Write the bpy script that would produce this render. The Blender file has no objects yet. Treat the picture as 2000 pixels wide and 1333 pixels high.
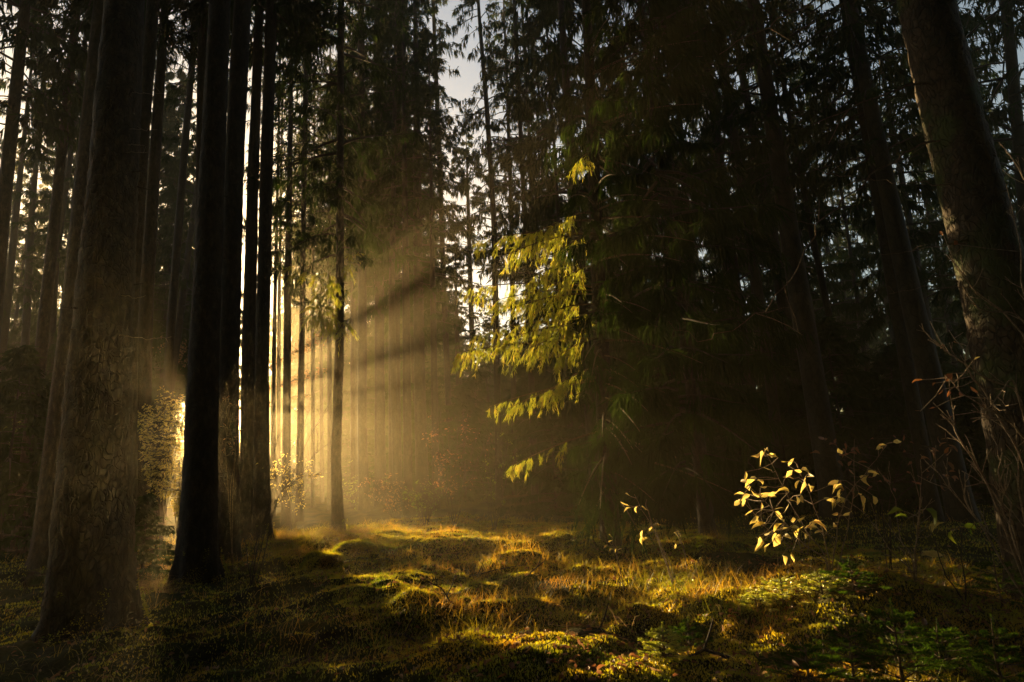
import bpy, math, random
import numpy as np
from mathutils import Vector, Matrix, Euler, noise as mnoise

R = math.radians
rng = np.random.default_rng(7)
random.seed(7)
sc = bpy.context.scene
COL = sc.collection

# ------------------------------------------------------------------ camera
F = 1200.0                       # focal length in pixels of the 2000 px wide photograph
PITCH, ROLL = R(11.95), R(-2.7)
CAM_Z = 1.1
cam_data = bpy.data.cameras.new('camera')
cam_data.sensor_width = 36.0
cam_data.lens = 36.0 * F / 2000.0
cam_data.clip_start = 0.05
cam_data.clip_end = 2000.0
cam = bpy.data.objects.new('camera', cam_data)
COL.objects.link(cam)
CM = Matrix.Rotation(math.pi / 2 + PITCH, 3, 'X') @ Matrix.Rotation(ROLL, 3, 'Z')
cam.matrix_world = Matrix.Translation((0, 0, CAM_Z)) @ CM.to_4x4()
sc.camera = cam
CMn = np.array(CM)

def ray(px, py):
    return np.array(CM @ Vector(((px - 1000.0) / F, -(py - 666.5) / F, -1.0)))

def at(px, py, D):
    """the point that stands D metres into the forest (world Y) on the sight line of a photograph pixel"""
    d = ray(px, py)
    return np.array([0, 0, CAM_Z]) + d * (D / d[1])

# ------------------------------------------------------------------ sky, sun, exposure
SUN_DIR = ray(374, 800); SUN_DIR = SUN_DIR / np.linalg.norm(SUN_DIR)
SUN_EL = math.asin(SUN_DIR[2])
SUN_AZ = math.atan2(SUN_DIR[0], SUN_DIR[1])
world = bpy.data.worlds.new('World')
sc.world = world
world.use_nodes = True
wn = world.node_tree
bg = wn.nodes['Background']
sky = wn.nodes.new('ShaderNodeTexSky')
sky.sky_type = 'NISHITA'
sky.sun_disc = False
sky.sun_elevation = SUN_EL
sky.sun_rotation = SUN_AZ
sky.altitude = 300
sky.air_density = 1.1
sky.dust_density = 2.0
sky.ozone_density = 1.0
wn.links.new(sky.outputs[0], bg.inputs[0])
bg.inputs[1].default_value = 0.068

sl = bpy.data.lights.new('sun', 'SUN')
sl.energy = 5.0
sl.angle = R(0.5)
sl.color = (1.0, 0.71, 0.32)
sun = bpy.data.objects.new('sun', sl)
COL.objects.link(sun)
sun.rotation_euler = Vector(tuple(SUN_DIR)).to_track_quat('Z', 'Y').to_euler()
sun.location = tuple(SUN_DIR * 60)

sc.view_settings.view_transform = 'Standard'
sc.view_settings.look = 'None'
sc.view_settings.gamma = 1.0
sc.view_settings.exposure = 2.12
sc.render.engine = 'CYCLES'
cy = sc.cycles
cy.max_bounces = 4
cy.diffuse_bounces = 2
cy.glossy_bounces = 1
cy.transmission_bounces = 2
cy.volume_bounces = 0
cy.transparent_max_bounces = 4
cy.use_denoising = True
cy.use_adaptive_sampling = False
cy.sample_clamp_indirect = 3.0
cy.caustics_reflective = False
cy.caustics_refractive = False

HAZE_DENSITY = 0.0029
HAZE_G = 0.735

# light corridor: coordinates across the sun's direction
SH = np.array([math.cos(SUN_AZ), -math.sin(SUN_AZ), 0.0])      # sideways, to the right
SF = np.array([math.sin(SUN_AZ), math.cos(SUN_AZ), 0.0])       # towards the sun
def across(p):
    """(sideways offset, height above the sun ray through the camera, distance towards the sun)"""
    q = np.asarray(p) - np.array([0, 0, CAM_Z])
    dist = q @ SF
    return q @ SH, q[..., 2] - dist * math.tan(SUN_EL), dist

# ------------------------------------------------------------------ materials
def new_mat(name):
    m = bpy.data.materials.new(name); m.use_nodes = True
    nt = m.node_tree
    for n in list(nt.nodes): nt.nodes.remove(n)
    out = nt.nodes.new('ShaderNodeOutputMaterial')
    return m, nt, out

def ramp(nt, fac, stops):
    r = nt.nodes.new('ShaderNodeValToRGB')
    el = r.color_ramp.elements
    while len(el) < len(stops): el.new(0.5)
    for e, (p, c) in zip(el, stops):
        e.position = p; e.color = (*c, 1)
    nt.links.new(fac, r.inputs[0])
    return r.outputs[0]

def tex_noise(nt, scale, detail=3, coord='Object', mapping=None):
    tc = nt.nodes.new('ShaderNodeTexCoord')
    src = tc.outputs[coord]
    if mapping:
        mp = nt.nodes.new('ShaderNodeMapping'); mp.inputs['Scale'].default_value = mapping
        nt.links.new(src, mp.inputs[0]); src = mp.outputs[0]
    n = nt.nodes.new('ShaderNodeTexNoise')
    n.inputs['Scale'].default_value = scale; n.inputs['Detail'].default_value = detail
    nt.links.new(src, n.inputs['Vector'])
    return n.outputs['Fac']

def leaf_mat(name, stops, scale=3.0, trans=0.5, tcol=None, gloss=0.0, rough=0.5):
    """thin leaf: diffuse + translucent from the same procedural colour"""
    m, nt, out = new_mat(name)
    c = ramp(nt, tex_noise(nt, scale, 2), stops)
    d = nt.nodes.new('ShaderNodeBsdfDiffuse'); t = nt.nodes.new('ShaderNodeBsdfTranslucent')
    nt.links.new(c, d.inputs[0])
    if tcol:
        mx = nt.nodes.new('ShaderNodeMix'); mx.data_type = 'RGBA'; mx.blend_type = 'MULTIPLY'
        mx.inputs[0].default_value = 1.0
        nt.links.new(c, mx.inputs[6]); mx.inputs[7].default_value = (*tcol, 1)
        nt.links.new(mx.outputs[2], t.inputs[0])
    else:
        nt.links.new(c, t.inputs[0])
    ms = nt.nodes.new('ShaderNodeMixShader'); ms.inputs[0].default_value = trans
    nt.links.new(d.outputs[0], ms.inputs[1]); nt.links.new(t.outputs[0], ms.inputs[2])
    last = ms.outputs[0]
    if gloss > 0:
        g = nt.nodes.new('ShaderNodeBsdfGlossy'); g.inputs['Roughness'].default_value = rough
        g.inputs[0].default_value = (0.9, 0.9, 0.85, 1)
        m2 = nt.nodes.new('ShaderNodeMixShader'); m2.inputs[0].default_value = gloss
        nt.links.new(last, m2.inputs[1]); nt.links.new(g.outputs[0], m2.inputs[2]); last = m2.outputs[0]
    nt.links.new(last, out.inputs[0])
    return m

def bark_mat(name, c0, c1, c2, scale=17.0, bump=1.0, moss=None):
    m, nt, out = new_mat(name)
    f1 = tex_noise(nt, scale, 5, mapping=(1, 1, 0.45))
    col = ramp(nt, f1, [(0.3, c0), (0.52, c1), (0.72, c2)])
    tc = nt.nodes.new('ShaderNodeTexCoord')
    mp = nt.nodes.new('ShaderNodeMapping'); mp.inputs['Scale'].default_value = (1, 1, 0.5)
    nt.links.new(tc.outputs['Object'], mp.inputs[0])
    v = nt.nodes.new('ShaderNodeTexVoronoi'); v.feature = 'DISTANCE_TO_EDGE'; v.inputs['Scale'].default_value = scale * 1.6
    nz = nt.nodes.new('ShaderNodeTexNoise'); nz.inputs['Scale'].default_value = 9
    mx = nt.nodes.new('ShaderNodeMix'); mx.data_type = 'VECTOR'; mx.inputs[0].default_value = 0.12
    nt.links.new(mp.outputs[0], nz.inputs['Vector'])
    nt.links.new(mp.outputs[0], mx.inputs[4]); nt.links.new(nz.outputs['Color'], mx.inputs[5])
    nt.links.new(mx.outputs[1], v.inputs['Vector'])
    mr = nt.nodes.new('ShaderNodeMapRange'); mr.inputs[2].default_value = 0.12
    nt.links.new(v.outputs['Distance'], mr.inputs[0])
    mr.inputs[1].default_value = 0.0
    add = nt.nodes.new('ShaderNodeMath'); add.operation = 'MULTIPLY_ADD'
    nt.links.new(mr.outputs[0], add.inputs[0]); add.inputs[1].default_value = 0.7; nt.links.new(f1, add.inputs[2])
    b = nt.nodes.new('ShaderNodeBump'); b.inputs['Strength'].default_value = bump; b.inputs['Distance'].default_value = 0.02
    nt.links.new(add.outputs[0], b.inputs['Height'])
    p = nt.nodes.new('ShaderNodeBsdfPrincipled')
    dk = nt.nodes.new('ShaderNodeMix'); dk.data_type = 'RGBA'; dk.blend_type = 'MULTIPLY'
    inv = nt.nodes.new('ShaderNodeMath'); inv.operation = 'SUBTRACT'; inv.inputs[0].default_value = 0.85
    nt.links.new(mr.outputs[0], inv.inputs[1]); inv.use_clamp = True
    nt.links.new(inv.outputs[0], dk.inputs[0]); nt.links.new(col, dk.inputs[6]); dk.inputs[7].default_value = (0.30, 0.27, 0.25, 1)
    col = dk.outputs[2]                                     # dark cracks between the bark plates
    if moss:
        fm = tex_noise(nt, 2.2, 4)
        g = ramp(nt, fm, [(0.5, (0, 0, 0)), (0.62, (1, 1, 1))])
        mm = nt.nodes.new('ShaderNodeMix'); mm.data_type = 'RGBA'
        nt.links.new(g, mm.inputs[0]); nt.links.new(col, mm.inputs[6]); mm.inputs[7].default_value = (*moss, 1)
        col = mm.outputs[2]
    nt.links.new(col, p.inputs['Base Color'])
    p.inputs['Roughness'].default_value = 0.85
    nt.links.new(b.outputs[0], p.inputs['Normal'])
    nt.links.new(p.outputs[0], out.inputs[0])
    return m

M = {}
M['bark'] = bark_mat('bark', (0.018, 0.011, 0.007), (0.042, 0.027, 0.017), (0.085, 0.058, 0.037))
M['bark_moss'] = bark_mat('bark_moss', (0.030, 0.020, 0.012), (0.075, 0.048, 0.030), (0.12, 0.09, 0.06), moss=(0.06, 0.085, 0.02))
M['bark_far'] = bark_mat('bark_far', (0.018, 0.012, 0.009), (0.034, 0.024, 0.017), (0.055, 0.042, 0.030), scale=7, bump=0.2)
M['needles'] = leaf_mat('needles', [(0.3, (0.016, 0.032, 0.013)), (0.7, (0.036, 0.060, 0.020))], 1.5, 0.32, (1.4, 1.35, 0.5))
M['needles_sunlit'] = leaf_mat('needles_sunlit', [(0.30, (0.10, 0.14, 0.02)), (0.5, (0.35, 0.38, 0.08)), (0.70, (0.46, 0.38, 0.14))], 9, 0.6, (2.0, 1.85, 0.62), gloss=0.12, rough=0.35)  # lit copy of the needles; sunlight gold put into the colour
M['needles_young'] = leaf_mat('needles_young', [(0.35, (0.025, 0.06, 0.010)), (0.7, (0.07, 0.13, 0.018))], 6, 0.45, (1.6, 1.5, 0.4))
M['leaf_yellow'] = leaf_mat('leaf_yellow', [(0.30, (0.58, 0.46, 0.12)), (0.55, (0.78, 0.66, 0.28)), (0.75, (0.66, 0.40, 0.15))], 14, 0.6, (1.35, 1.25, 0.9), gloss=0.06, rough=0.5)
M['leaf_rust'] = leaf_mat('leaf_rust', [(0.35, (0.22, 0.07, 0.025)), (0.65, (0.40, 0.16, 0.05))], 6, 0.4, gloss=0.10)
M['leaf_green'] = leaf_mat('leaf_green', [(0.35, (0.07, 0.12, 0.02)), (0.65, (0.20, 0.24, 0.04))], 5, 0.5, (1.3, 1.3, 0.5), gloss=0.04)
M['grass'] = leaf_mat('grass', [(0.36, (0.14, 0.15, 0.02)), (0.5, (0.27, 0.21, 0.035)), (0.64, (0.40, 0.24, 0.07))], 1.3, 0.55, (2.2, 1.8, 0.6), gloss=0.05, rough=0.5)
M['straw'] = leaf_mat('straw', [(0.36, (0.30, 0.17, 0.07)), (0.64, (0.50, 0.34, 0.16))], 4, 0.5)
M['moss'] = leaf_mat('moss', [(0.34, (0.08, 0.12, 0.016)), (0.54, (0.26, 0.25, 0.035)), (0.72, (0.30, 0.18, 0.05))], 2.6, 0.6, (2.6, 2.2, 0.5), gloss=0.06, rough=0.4)
M['litter'] = leaf_mat('litter', [(0.36, (0.14, 0.05, 0.018)), (0.5, (0.30, 0.12, 0.04)), (0.66, (0.42, 0.26, 0.12))], 9, 0.4, gloss=0.05)
M['twig'] = bark_mat('twig', (0.10, 0.06, 0.035), (0.17, 0.11, 0.065), (0.26, 0.18, 0.11), 40, 0.3)
M['pale_twig'] = bark_mat('pale_twig', (0.22, 0.15, 0.10), (0.32, 0.24, 0.17), (0.42, 0.33, 0.25), 40, 0.3)
M['dark_twig'] = bark_mat('dark_twig', (0.03, 0.02, 0.014), (0.06, 0.04, 0.028), (0.09, 0.06, 0.04), 30, 0.3)

def ground_material():
    m, nt, out = new_mat('forest_floor')
    f = tex_noise(nt, 1.7, 6)
    c = ramp(nt, f, [(0.3, (0.018, 0.014, 0.008)), (0.48, (0.045, 0.045, 0.012)), (0.58, (0.075, 0.065, 0.016)), (0.75, (0.07, 0.040, 0.018))])
    f2 = tex_noise(nt, 38, 5)
    b = nt.nodes.new('ShaderNodeBump'); b.inputs['Strength'].default_value = 0.9; b.inputs['Distance'].default_value = 0.03
    nt.links.new(f2, b.inputs['Height'])
    p = nt.nodes.new('ShaderNodeBsdfPrincipled'); p.inputs['Roughness'].default_value = 0.95; p.inputs['Specular IOR Level'].default_value = 0.05
    nt.links.new(c, p.inputs['Base Color']); nt.links.new(b.outputs[0], p.inputs['Normal'])
    nt.links.new(p.outputs[0], out.inputs[0])
    return m
M['ground'] = ground_material()

# ------------------------------------------------------------------ mesh builder
def unit(v):
    v = np.asarray(v, float)
    return v / np.maximum(np.linalg.norm(v, axis=-1, keepdims=True), 1e-9)

class MB:
    def __init__(self):
        self.v = []; self.q = []; self.t = []; self.n = 0
    def add(self, v, quads=None, tris=None):
        v = np.asarray(v, float).reshape(-1, 3)
        if quads is not None and len(quads): self.q.append(np.asarray(quads, int).reshape(-1, 4) + self.n)
        if tris is not None and len(tris): self.t.append(np.asarray(tris, int).reshape(-1, 3) + self.n)
        self.v.append(v); self.n += len(v)
    def mesh(self, name, mat=None, smooth=False):
        me = bpy.data.meshes.new(name)
        V = np.concatenate(self.v) if self.v else np.zeros((0, 3))
        Q = np.concatenate(self.q) if self.q else np.zeros((0, 4), int)
        T = np.concatenate(self.t) if self.t else np.zeros((0, 3), int)
        me.vertices.add(len(V)); me.vertices.foreach_set('co', V.astype(np.float32).ravel())
        nl = Q.size + T.size
        me.loops.add(nl); me.loops.foreach_set('vertex_index', np.concatenate([Q.ravel(), T.ravel()]).astype(np.int32))
        me.polygons.add(len(Q) + len(T))
        starts = np.concatenate([np.arange(len(Q)) * 4, Q.size + np.arange(len(T)) * 3]).astype(np.int32)
        me.polygons.foreach_set('loop_start', starts)
        if smooth: me.polygons.foreach_set('use_smooth', np.ones(len(starts), bool))
        me.update(calc_edges=True)
        if mat: me.materials.append(mat)
        return me
    def build(self, name, mat, parent=None, loc=None, smooth=False):
        o = bpy.data.objects.new(name, self.mesh(name, mat, smooth))
        COL.objects.link(o)
        if parent is not None: o.parent = parent
        if loc is not None: o.location = tuple(loc)
        return o
    # --- shapes
    def tube(self, pts, rad, seg=6, rough=0.0, seed=0.0, cap=False):
        pts = np.asarray(pts, float); n = len(pts)
        rad = np.broadcast_to(np.asarray(rad, float), (n,))
        tan = unit(np.gradient(pts, axis=0))
        ref = np.array([0.0, 1.0, 0.0]) if abs(tan[0][1]) < 0.8 else np.array([1.0, 0, 0])
        a = unit(np.cross(tan, ref)); b = np.cross(tan, a)
        ang = np.linspace(0, 2 * math.pi, seg, endpoint=False)
        rr = np.repeat(rad[:, None], seg, 1)
        if rough > 0:
            rr = rr * (1 + rough * (rng.random((n, seg)) - 0.5))
        V = pts[:, None, :] + rr[..., None] * (np.cos(ang)[None, :, None] * a[:, None, :] + np.sin(ang)[None, :, None] * b[:, None, :])
        i = np.arange(n - 1)[:, None] * seg; j = np.arange(seg)[None, :]; k = (j + 1) % seg
        quads = np.stack([i + j, i + k, i + seg + k, i + seg + j], -1).reshape(-1, 4)
        V = V.reshape(-1, 3)
        if cap:
            V = np.vstack([V, pts[-1]])
            c = len(V) - 1; s = (n - 1) * seg
            tr = [(s + q, s + (q + 1) % seg, c) for q in range(seg)]
            self.add(V, quads, tr)
        else:
            self.add(V, quads)
    def kites(self, P, D, L, W, S=None, fat=0.4):
        """many little pointed blades: origin, direction, length, width"""
        P = np.asarray(P, float); D = unit(D); n = len(P)
        if n == 0: return
        if S is None:
            S = unit(np.cross(D, rng.normal(size=(n, 3))))
        L = np.broadcast_to(L, (n,))[:, None]; W = np.broadcast_to(W, (n,))[:, None]
        V = np.stack([P, P + D * L * fat + S * W / 2, P + D * L, P + D * L * fat - S * W / 2], 1).reshape(-1, 3)
        self.add(V, np.arange(n * 4).reshape(-1, 4))
    def blades(self, P, D, L, W, droop):
        """bent grass blades of three segments"""
        n = len(P); D = unit(D)
        H = unit(np.stack([D[:, 0], D[:, 1], np.zeros(n)], 1) + 1e-4)
        S = unit(np.cross(H, np.array([0, 0, 1.0])) + rng.normal(size=(n, 3)) * 0.35)
        L = np.broadcast_to(L, (n,))[:, None]; W = np.broadcast_to(W, (n,))[:, None]; droop = np.broadcast_to(droop, (n,))[:, None]
        rows = []
        for t, w in ((0, 1), (0.35, 0.85), (0.7, 0.55), (1.0, 0.12)):
            c = P + D * L * t + (H * 0.55 - np.array([0, 0, 0.62])) * (L * droop * t * t)
            rows += [c - S * W * w / 2, c + S * W * w / 2]
        V = np.stack(rows, 1).reshape(-1, 3)
        base = np.arange(n)[:, None, None] * 8
        qs = np.array([[0, 1, 3, 2], [2, 3, 5, 4], [4, 5, 7, 6]])[None]
        self.add(V, (base + qs).reshape(-1, 4))

def tag(o, label=None, cat=None, group=None, kind=None):
    if label: o['label'] = label
    if cat: o['category'] = cat
    if group: o['group'] = group
    if kind: o['kind'] = kind
    return o

def empty(name, loc, label=None, cat=None, group=None):
    o = bpy.data.objects.new(name, None); COL.objects.link(o)
    o.location = tuple(loc); o.empty_display_size = 0.2
    return tag(o, label, cat, group)

def clone(src, parent=None):
    c = src.copy(); COL.objects.link(c)
    if parent is not None: c.parent = parent
    for ch in src.children: clone(ch, c)
    return c

def leaf_verts(P, D, N, L, W):
    """simple pointed leaves: 6 outline points folded along the midrib"""
    n = len(P); D = unit(D); S = unit(np.cross(N, D)); N = np.cross(D, S)
    L = np.broadcast_to(L, (n,))[:, None]; W = np.broadcast_to(W, (n,))[:, None]
    rows = []; curl = rng.normal(size=(n, 1)) * 0.9
    for t, w, up in ((0, 0, 0), (0.22, -0.38, 0.10), (0.5, -0.5, 0.13), (0.8, -0.27, 0.04), (1, 0, -0.10), (0.8, 0.27, 0.04), (0.5, 0.5, 0.13), (0.22, 0.38, 0.10), (0.35, 0, 0.0), (0.7, 0, -0.02)):
        rows.append(P + D * L * t + S * W * w * (1 - 0.25 * np.abs(curl)) + N * L * (up * (1 + curl) - curl * 0.25 * t * t))
    V = np.stack(rows, 1).reshape(-1, 3)
    V = V + rng.normal(size=V.shape) * np.repeat(L, 10, 0) * 0.025
    b = np.arange(n)[:, None, None] * 10
    T = np.array([[0, 1, 8], [1, 2, 8], [2, 9, 8], [2, 3, 9], [3, 4, 9], [4, 5, 9], [5, 6, 9], [6, 8, 9], [6, 7, 8], [7, 0, 8]])[None]
    return V, (b + T).reshape(-1, 3)

# ------------------------------------------------------------------ terrain
def _lattice(seed, n=256):
    return np.random.default_rng(seed).random((n, n))
_LAT = [_lattice(s) for s in (1, 2, 3, 4, 5)]
def vnoise(x, y, k=0):
    L = _LAT[k]; n = L.shape[0]
    x = np.asarray(x, float); y = np.asarray(y, float)
    xi = np.floor(x).astype(int); yi = np.floor(y).astype(int)
    fx = x - xi; fy = y - yi; fx = fx * fx * (3 - 2 * fx); fy = fy * fy * (3 - 2 * fy)
    g = lambda a, b: L[(a % n), (b % n)]
    return (g(xi, yi) * (1 - fx) + g(xi + 1, yi) * fx) * (1 - fy) + (g(xi, yi + 1) * (1 - fx) + g(xi + 1, yi + 1) * fx) * fy

MOUNDS = []      # x, y, height, radius
def mound(px, py, D, h, r):
    p = at(px, py, D); MOUNDS.append((p[0], p[1], h, r))
mound(1620, 1130, 4.9, 0.15, 0.8)
mound(1450, 1150, 5.0, 0.08, 0.7)
mound(1980, 1150, 3.9, 0.14, 0.8)
mound(1240, 1120, 6.0, 0.10, 0.9)
mound(820, 1050, 10.5, 0.10, 1.6)
mound(640, 1060, 11.5, 0.10, 1.6)
mound(1080, 1260, 3.3, 0.10, 0.45)
mound(1000, 1210, 4.0, 0.07, 0.5)
mound(900, 1150, 5.3, 0.08, 0.6)
def height(x, y):
    x = np.asarray(x, float); y = np.asarray(y, float)
    z = (vnoise(x * 0.13, y * 0.13, 0) - 0.5) * 0.35 * np.clip((np.hypot(x, y) - 3) / 12, 0, 1)
    z = z + (vnoise(x * 0.9 + 5, y * 0.9, 1) - 0.5) * 0.20
    z = z + (vnoise(x * 2.3, y * 2.3 + 9, 2) - 0.5) * 0.13
    z = z + (vnoise(x * 6.1, y * 6.1, 3) - 0.5) * 0.07
    z = z + (vnoise(x * 14.1, y * 14.1, 4) - 0.5) * 0.024
    for mx, my, h, r in MOUNDS:
        z = z + h * np.exp(-((x - mx) ** 2 + (y - my) ** 2) / (r * r))
    z = z + 0.035 * np.clip(np.hypot(x, y) - 28, 0, None)
    return z

def on_ground(px, py):
    """march the sight line of a photograph pixel down to the forest floor"""
    d = unit(ray(px, py)); p = np.array([0, 0, CAM_Z])
    t = 0.8
    while t < 80:
        q = p + d * t
        if q[2] < height(q[0], q[1]): return np.array([q[0], q[1], float(height(q[0], q[1]))])
        t += 0.03 + t * 0.003
    return np.array([q[0], q[1], float(height(q[0], q[1]))])

def ground():
    mb = MB()
    # one sheet; rows and columns crowd together near the clearing
    u = np.linspace(-1, 1, 620); X = np.sign(u) * (np.abs(u) * 9 + 49 * np.abs(u) ** 4.2)
    w = np.linspace(0, 1, 640); Y = -11 + 13 * w ** 0.5 * 1.0 + 24 * w ** 1.6 + 46 * w ** 6
    Y = np.sort(Y)
    gx, gy = np.meshgrid(X, Y)
    V = np.stack([gx, gy, height(gx, gy)], -1).reshape(-1, 3)
    nx, ny = len(X), len(Y)
    i = np.arange(ny - 1)[:, None] * nx; j = np.arange(nx - 1)[None]
    mb.add(V, np.stack([i + j, i + j + 1, i + nx + j + 1, i + nx + j], -1).reshape(-1, 4))
    o = mb.build('ground', M['ground'], smooth=True)
    tag(o, kind='structure')
ground()

# ------------------------------------------------------------------ haze (even morning mist between the trees)
def haze():
    mb = MB()
    x0, x1, y0, y1, z0, z1 = -60, 60, -13, 76, -3, 36
    V = [(x, y, z) for z in (z0, z1) for y in (y0, y1) for x in (x0, x1)]
    mb.add(V, [(0, 2, 3, 1), (4, 5, 7, 6), (0, 1, 5, 4), (2, 6, 7, 3), (0, 4, 6, 2), (1, 3, 7, 5)])
    m, nt, out = new_mat('morning_haze')
    pv = nt.nodes.new('ShaderNodeVolumePrincipled')
    pv.inputs['Color'].default_value = (0.95, 0.79, 0.50, 1)
    pv.inputs['Density'].default_value = HAZE_DENSITY
    pv.inputs['Anisotropy'].default_value = HAZE_G
    nt.links.new(pv.outputs[0], out.inputs['Volume'])
    tag(mb.build('haze', m), 'thin morning mist lit by sunbeams between the trunks', kind='stuff')
haze()

# ------------------------------------------------------------------ spruce crowns
def foliage_branch(mb, wood, base, az, L, dens=1.0, hang=1.0, strand=(0.16, 0.5), width=(0.025, 0.06), rise=0.10, sag=0.5, ns=16, k=7):
    """one spruce bough: an arching limb, side twigs and the curtain of hanging twigs below them"""
    d = np.array([math.cos(az), math.sin(az), 0.0]); s = np.array([-math.sin(az), math.cos(az), 0.0])
    def spine(t):
        t = np.asarray(t)[..., None]
        return base + d * (L * t) + np.array([0, 0, 1.0]) * (L * (rise * t - sag * t * t + 0.24 * t ** 3))
    if wood is not None:
        tt = np.linspace(0, 1, 6)
        wood.tube(spine(tt), np.linspace(0.012 * L + 0.004, 0.002, 6), 3)
    n = max(3, int(ns * dens))
    t = rng.uniform(0.16, 1.0, n) ** 0.8
    side = np.where(rng.random(n) < 0.5, -1.0, 1.0)
    p0 = spine(t)
    sd = unit(s[None] * side[:, None] + d[None] * rng.uniform(0.4, 1.1, (n, 1)) + np.array([0, 0, -1.0])[None] * rng.uniform(0.05, 0.5, (n, 1)))
    sl_ = L * rng.uniform(0.14, 0.36, n) * (1.15 - 0.75 * t)
    kk = rng.random((n, k)) ** 0.8
    P = p0[:, None] + sd[:, None] * (sl_[:, None] * kk)[..., None]
    P = P.reshape(-1, 3)
    m = len(P)
    DD = unit(np.repeat(sd, k, 0) * rng.uniform(0.05, 0.9, (m, 1)) + np.array([0, 0, -1.0]) * (rng.uniform(0.2, 1.6, (m, 1)) * hang) + rng.normal(size=(m, 3)) * 0.22)
    mb.kites(P, DD, rng.uniform(strand[0], strand[1], m), rng.uniform(width[0], width[1], m))
    # the side twigs themselves
    mb.kites(p0, sd, sl_ * 1.1, np.full(n, width[0] * 0.9))

def crown_mesh(name, H, Rmax, nb, taper=0.9, dens=1.0, seed=1, low=0.55, strand=(0.16, 0.5), width=(0.025, 0.06), ns=16, k=7):
    """a crown whose foot is at z=0 and whose tip is at z=H"""
    global rng
    keep = rng; rng = np.random.default_rng(seed)
    mb = MB(); wood = MB()
    for i in range(nb):
        u = (i + rng.random()) / nb
        z = H * u ** 1.05
        prof = (low + (1 - low) * min(1, u / 0.18)) * (1 - u ** 1.6) ** taper + 0.05
        L = Rmax * prof * rng.uniform(0.55, 1.12)
        foliage_branch(mb, wood, np.array([0, 0, z]), rng.uniform(0, 2 * math.pi), L, dens, rise=rng.uniform(-0.05, 0.25), sag=rng.uniform(0.35, 0.7), strand=strand, width=width, ns=ns, k=k)
    # leave wood and needles in one mesh with two materials
    nw = sum(len(q) for q in wood.q)
    V = mb.v + wood.v; off = mb.n
    out = MB(); out.v = V; out.n = mb.n + wood.n
    out.q = mb.q + [q + off for q in wood.q]
    nf = sum(len(q) for q in mb.q)
    me = out.mesh(name, M['needles'])
    me.materials.append(M['dark_twig'])
    idx = np.zeros(nf + nw, np.int32); idx[nf:] = 1
    me.polygons.foreach_set('material_index', idx)
    rng = keep
    return me

CROWNS = [crown_mesh('spruce_crown', 14.0, 2.4, 150, seed=s, dens=d, low=lo, strand=(0.10, 0.36), width=(0.022, 0.055), ns=18, k=13) for s, d, lo in
          ((11, 1.0, 0.6), (12, 1.15, 0.8), (13, 0.8, 0.5), (14, 1.3, 0.7))]
SPARSE = [crown_mesh('sparse_crown', 14.0, 2.1, 100, seed=s, dens=d, low=lo, strand=(0.08, 0.30), width=(0.018, 0.045), ns=20, k=13) for s, d, lo in
          ((51, 0.55, 0.6), (52, 0.7, 0.5), (53, 0.45, 0.7), (54, 0.6, 0.55))]
THIN = [crown_mesh('thin_crown', 14.0, 1.7, 80, seed=s, dens=0.5, low=0.35, strand=(0.08, 0.28), width=(0.018, 0.045), ns=20, k=11) for s in (21, 22, 23)]
FINE = [crown_mesh('fine_crown', 14.0, 2.2, 210, seed=s, dens=1.3, low=0.7, strand=(0.10, 0.34), width=(0.014, 0.032), ns=22, k=9) for s in (31, 32)]
FINE += [crown_mesh('fine_crown', 14.0, 2.2, 150, seed=s, dens=0.75, low=0.6, strand=(0.09, 0.30), width=(0.014, 0.032), ns=20, k=9) for s in (33, 34)]
YOUNG = [crown_mesh('young_crown', 4.0, 1.25, 110, taper=1.0, seed=s, dens=1.1, low=0.9, strand=(0.10, 0.26), width=(0.02, 0.045)) for s in (41, 42, 43)]

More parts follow.
